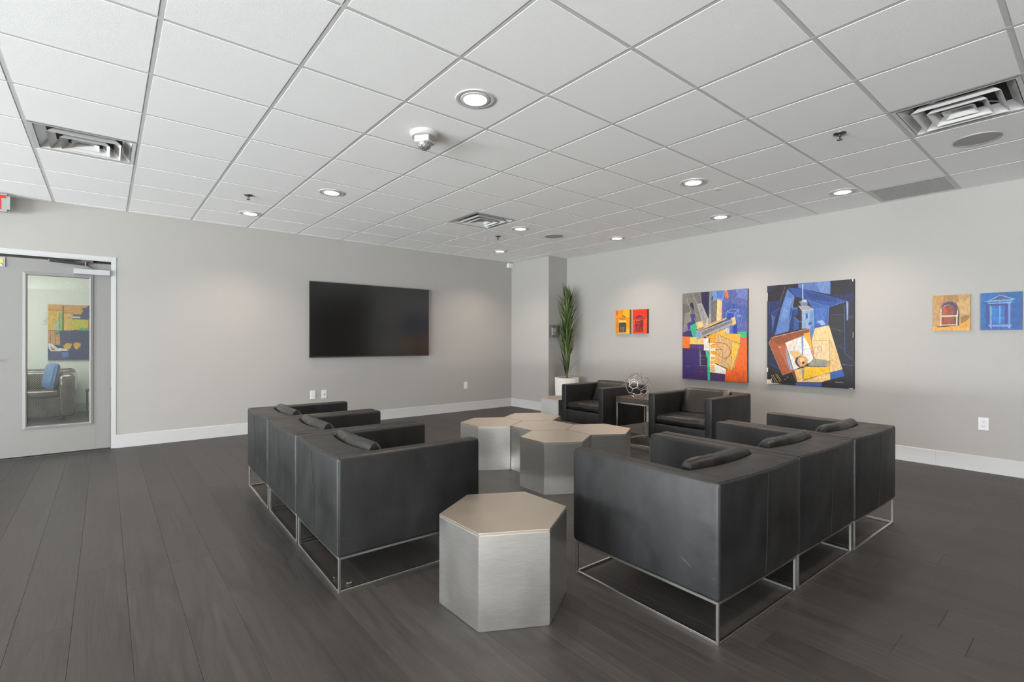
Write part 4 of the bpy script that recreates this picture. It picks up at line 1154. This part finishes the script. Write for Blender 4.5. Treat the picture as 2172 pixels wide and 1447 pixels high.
st = make_stool('brushed steel hexagonal drum table alone in the foreground'); st.location = (1.459, 1.824, 0); st.rotation_euler = (0, 0, math.radians(0.8))
rh = math.radians(-1.3); bx, by, p_ = 3.214, 3.437, 0.5345
d1 = Vector((math.cos(math.radians(58.7)), math.sin(math.radians(58.7)), 0))*p_; d2 = Vector((math.cos(math.radians(-61.3)), math.sin(math.radians(-61.3)), 0))*p_
B_ = Vector((bx, by, 0))
dup(st, B_, rh, 'hexagonal drum table at the centre of the clustered five')
dup(st, B_-d1, rh, 'clustered hexagonal drum table nearest the camera')
dup(st, B_+d2, rh, 'clustered hexagonal drum table at the right, brightest top')
dup(st, B_-d2, rh, 'clustered hexagonal drum table at the left, nearest the left chairs')
dup(st, B_+d1, rh, 'clustered hexagonal drum table at the back, before the left club chair')
dup(st, (4.985, 4.95, 0), math.radians(8), 'hexagonal drum table by the planter, half hidden by the club chair')

# ------------------------------------------------------------------ side table with chrome frame
t = thing('side_table', 'dark wood side table on chrome frame between the two club chairs', 'table', (4.74, 3.25, 0))
TW, TD, TH = 0.535, 0.56, 0.548
box('tabletop', 0, TD, 0, TW, TH-0.062, TH, wood_m, t, 0.002)
q = 0.016
for (x, y) in ((0, 0), (0, TW-q), (TD-q, 0), (TD-q, TW-q)): box('leg', x, x+q, y, y+q, 0, TH-0.062, chrome_m, t, 0.0015)
for z, nm in ((0.0, 'floor_rail'), (TH-0.062-q-0.001, 'upper_rail')):
    box(nm, 0, q, q, TW-q, z, z+q, chrome_m, t, 0.0015); box(nm, TD-q, TD, q, TW-q, z, z+q, chrome_m, t, 0.0015)
    box(nm, q, TD-q, 0, q, z, z+q, chrome_m, t, 0.0015); box(nm, q, TD-q, TW-q, TW, z, z+q, chrome_m, t, 0.0015)
# ------------------------------------------------------------------ geometric wire ball
bm = bmesh.new(); bmesh.ops.create_icosphere(bm, subdivisions=1, radius=1.0)
pts = {}; segs = []
vco = [v.co.copy() for v in bm.verts]; nb = {v.index: [] for v in bm.verts}
bm.verts.ensure_lookup_table()
for e in bm.edges:
    a, b = e.verts[0].index, e.verts[1].index; nb[a].append(b); nb[b].append(a)
    pts[a, b] = vco[a].lerp(vco[b], 1/3); pts[b, a] = vco[b].lerp(vco[a], 1/3); segs.append((pts[a, b], pts[b, a]))
for e in bm.faces:
    vs = [v.index for v in e.verts]
    for k in range(3):
        c, a, b = vs[k], vs[(k+1) % 3], vs[(k+2) % 3]; segs.append((pts[c, a], pts[c, b]))
bm.free()
Rb = 0.146; rm = Euler((math.radians(31.7), 0, math.radians(10))).to_matrix()
pent_z = max(p[0].length for p in segs)
bm = bmesh.new(); seen = set(); zmin = 9
S2 = []
for a, b in segs:
    A, B2 = rm @ a.normalized()*Rb, rm @ b.normalized()*Rb
    key = tuple(sorted(((round(A.x, 4), round(A.y, 4), round(A.z, 4)), (round(B2.x, 4), round(B2.y, 4), round(B2.z, 4)))))
    if key in seen: continue
    seen.add(key); S2.append((A, B2)); zmin = min(zmin, A.z, B2.z)
for A, B2 in S2:
    if min(A.z, B2.z) > Rb*0.90: continue                # open crown
    tube(bm, [A, B2], 0.0030, 6)
for v in bm.verts: v.co.z -= zmin-0.003
o = finish('wire_sphere', bm, chrome_m, None, 60, (4.87, 3.565, TH))
tag(o, 'open geometric wire ball ornament on the dark side table', 'ornament')
# ------------------------------------------------------------------ planter and plant
t = thing('planter', 'tall white ribbed planter in the corner behind the club chair', 'planter', (6.0, 5.822, 0))
bm = bmesh.new(); n = 96; R = []
for (r, z) in ((0.170, 0.0), (0.185, 0.15), (0.196, 0.40), (0.200, 0.596), (0.198, 0.600)):
    R.append([bm.verts.new(((r+(0.0028 if k % 2 else -0.0012))*math.cos(2*PI*k/n), (r+(0.0028 if k % 2 else -0.0012))*math.sin(2*PI*k/n), z)) for k in range(n)])
for (r, z) in ((0.186, 0.600), (0.184, 0.56)): R.append([bm.verts.new((r*math.cos(2*PI*k/n), r*math.sin(2*PI*k/n), z)) for k in range(n)])
for a, b in zip(R, R[1:]):
    for k in range(n): bm.faces.new((a[k], a[(k+1) % n], b[(k+1) % n], b[k]))
bm.faces.new(list(reversed(R[0]))); bm.faces.new(R[-1])
finish('pot', bm, pot_m, t)
bm = bmesh.new(); lathe(bm, [(0.184, 0.562), (0.183, 0.585), (0.1, 0.590)], 32, cap0=False); finish('soil', bm, soil_m, t)
t = thing('corner_plant', 'tall narrow spiky green plant in the white planter', 'plant', (6.0, 5.822, 0.592))
bm = bmesh.new(); tube(bm, [(0, 0, 0.0), (0.004, 0.002, 0.4), (-0.004, 0, 0.9), (0, 0, 1.32)], 0.016, 8); finish('stem', bm, stem_m, t, True)
def leaf_mesh(L, w, curve, m, nm='leaf'):
    bm = bmesh.new(); N = 8; rows = []
    for k in range(N+1):
        s = k/N; wd = w*(0.45+0.55*math.sin(PI*min(1, s*1.15+0.08)))*(1-s**3)+0.0006
        y = L*s*math.cos(curve*s*0.5); z = curve*L*s*s*0.5
        rows.append([bm.verts.new((-wd, y, z+wd*0.35)), bm.verts.new((0, y, z)), bm.verts.new((wd, y, z+wd*0.35))])
    for a, b in zip(rows, rows[1:]):
        for k in range(2): bm.faces.new((a[k], a[k+1], b[k+1], b[k]))
    me = bpy.data.meshes.new(nm); bm.to_mesh(me); bm.free(); me.materials.append(m)
    for p in me.polygons: p.use_smooth = True
    return me
lr = random.Random(11)
LM = [leaf_mesh(L, w, c, leafs[i % 3 if i % 4 else 0]) for i, (L, w, c) in enumerate([(0.42, .020, .25), (0.38, .018, .35), (0.45, .020, .15), (0.34, .020, .45), (0.40, .018, .3), (0.33, .019, .2), (0.43, .022, .3)])]
NLF = 200
for k in range(NLF):
    s = k/NLF; zb = 0.03+1.31*s**0.9
    az = k*2.39996+lr.uniform(-.3, .3)
    tilt = (10+20*lr.random()) if s < 0.18 else (20+28*lr.random())
    if s > 0.93: tilt = 2+34*lr.random()
    o = bpy.data.objects.new('leaf', lr.choice(LM)); COL.objects.link(o); o.parent = t
    # leaf local +y along blade, +z its upper side; stand it up and lean outwards
    e = Matrix.Rotation(az, 4, 'Z') @ Matrix.Rotation(math.radians(90-tilt), 4, 'X') @ Matrix.Rotation(lr.uniform(-.3, .3), 4, 'Y')
    sc = (0.72+0.30*lr.random())*(1.0 if s < 0.8 else 0.80)
    o.matrix_local = Matrix.Translation((0.010*math.cos(az+PI/2), 0.010*math.sin(az+PI/2), zb)) @ e @ Matrix.Diagonal((1, sc, 1, 1))
thin = leaf_mesh(0.42, .0045, -0.35, leafs[1])
for (az, zb, tilt) in ((200, .10, 40), (330, .12, 42), (345, .05, 38), (150, .55, 48), (160, .68, 45), (320, .80, 38), (140, 1.15, 40), (310, 1.22, 35)):
    o = bpy.data.objects.new('leaf', thin); COL.objects.link(o); o.parent = t
    o.matrix_local = Matrix.Translation((0, 0, zb)) @ Matrix.Rotation(math.radians(az-90), 4, 'Z') @ Matrix.Rotation(math.radians(90-tilt), 4, 'X')

# ------------------------------------------------------------------ lobby furniture
t = thing('lobby_sofa', 'glossy brown leather sofa seen through the door glass', 'sofa', (-1.15, 10.0, 0))
def rbox(nm, b, bev, m, par=t):
    bm = bmesh.new(); bm_box(bm, *b, bev, 5); return finish(nm, bm, m, par, 40)
rbox('seat_base', (-0.72, 0.72, 0.06, 0.88, 0.06, 0.36), 0.03, brown_m)
rbox('backrest', (-0.78, 0.78, 0.72, 1.0, 0.10, 0.755), 0.07, brown_m)
for s in (-1, 1): rbox('armrest', (0.62 if s > 0 else -0.80, 0.80 if s > 0 else -0.62, 0.0, 0.90, 0.06, 0.70), 0.06, brown_m)
for s in (-1, 1): rbox('seat_cushion', (-0.61 if s < 0 else 0.005, -0.005 if s < 0 else 0.61, 0.03, 0.74, 0.36, 0.46), 0.035, brown_m)
for s in (-1, 1): rbox('back_cushion', (-0.61 if s < 0 else 0.005, -0.005 if s < 0 else 0.61, 0.58, 0.76, 0.46, 0.72), 0.05, brown_m)
for x in (-0.70, 0.64):
    for y in (0.08, 0.86): box('leg', x, x+0.06, y, y+0.06, 0, 0.065, black_m, t)
bm = pillow_bm(-0.19, 0.19, -0.19, 0.19, -0.06, 0.06, 0.15, 10)
o = finish('throw_pillow', bm, blue_m, None, True, (-0.64, 10.33, 0.665)); o.rotation_euler = (math.radians(80), 0, math.radians(-72))
tag(o, 'blue throw pillow at the right end of the lobby sofa', 'pillow')
t = thing('lobby_stand', 'dark slatted wooden stand at the right edge of the door glass', 'table', (-0.235, 10.45, 0))
for k in range(6): box('slat', 0.0, 0.02, 0.06*k, 0.06*k+0.035, 0.0, 0.39, wood_m, t)
box('top', -0.01, 0.40, -0.01, 0.36, 0.39, 0.415, wood_m, t)
for y in (0.0, 0.32): box('leg', 0.36, 0.39, y, y+0.03, 0, 0.39, wood_m, t)
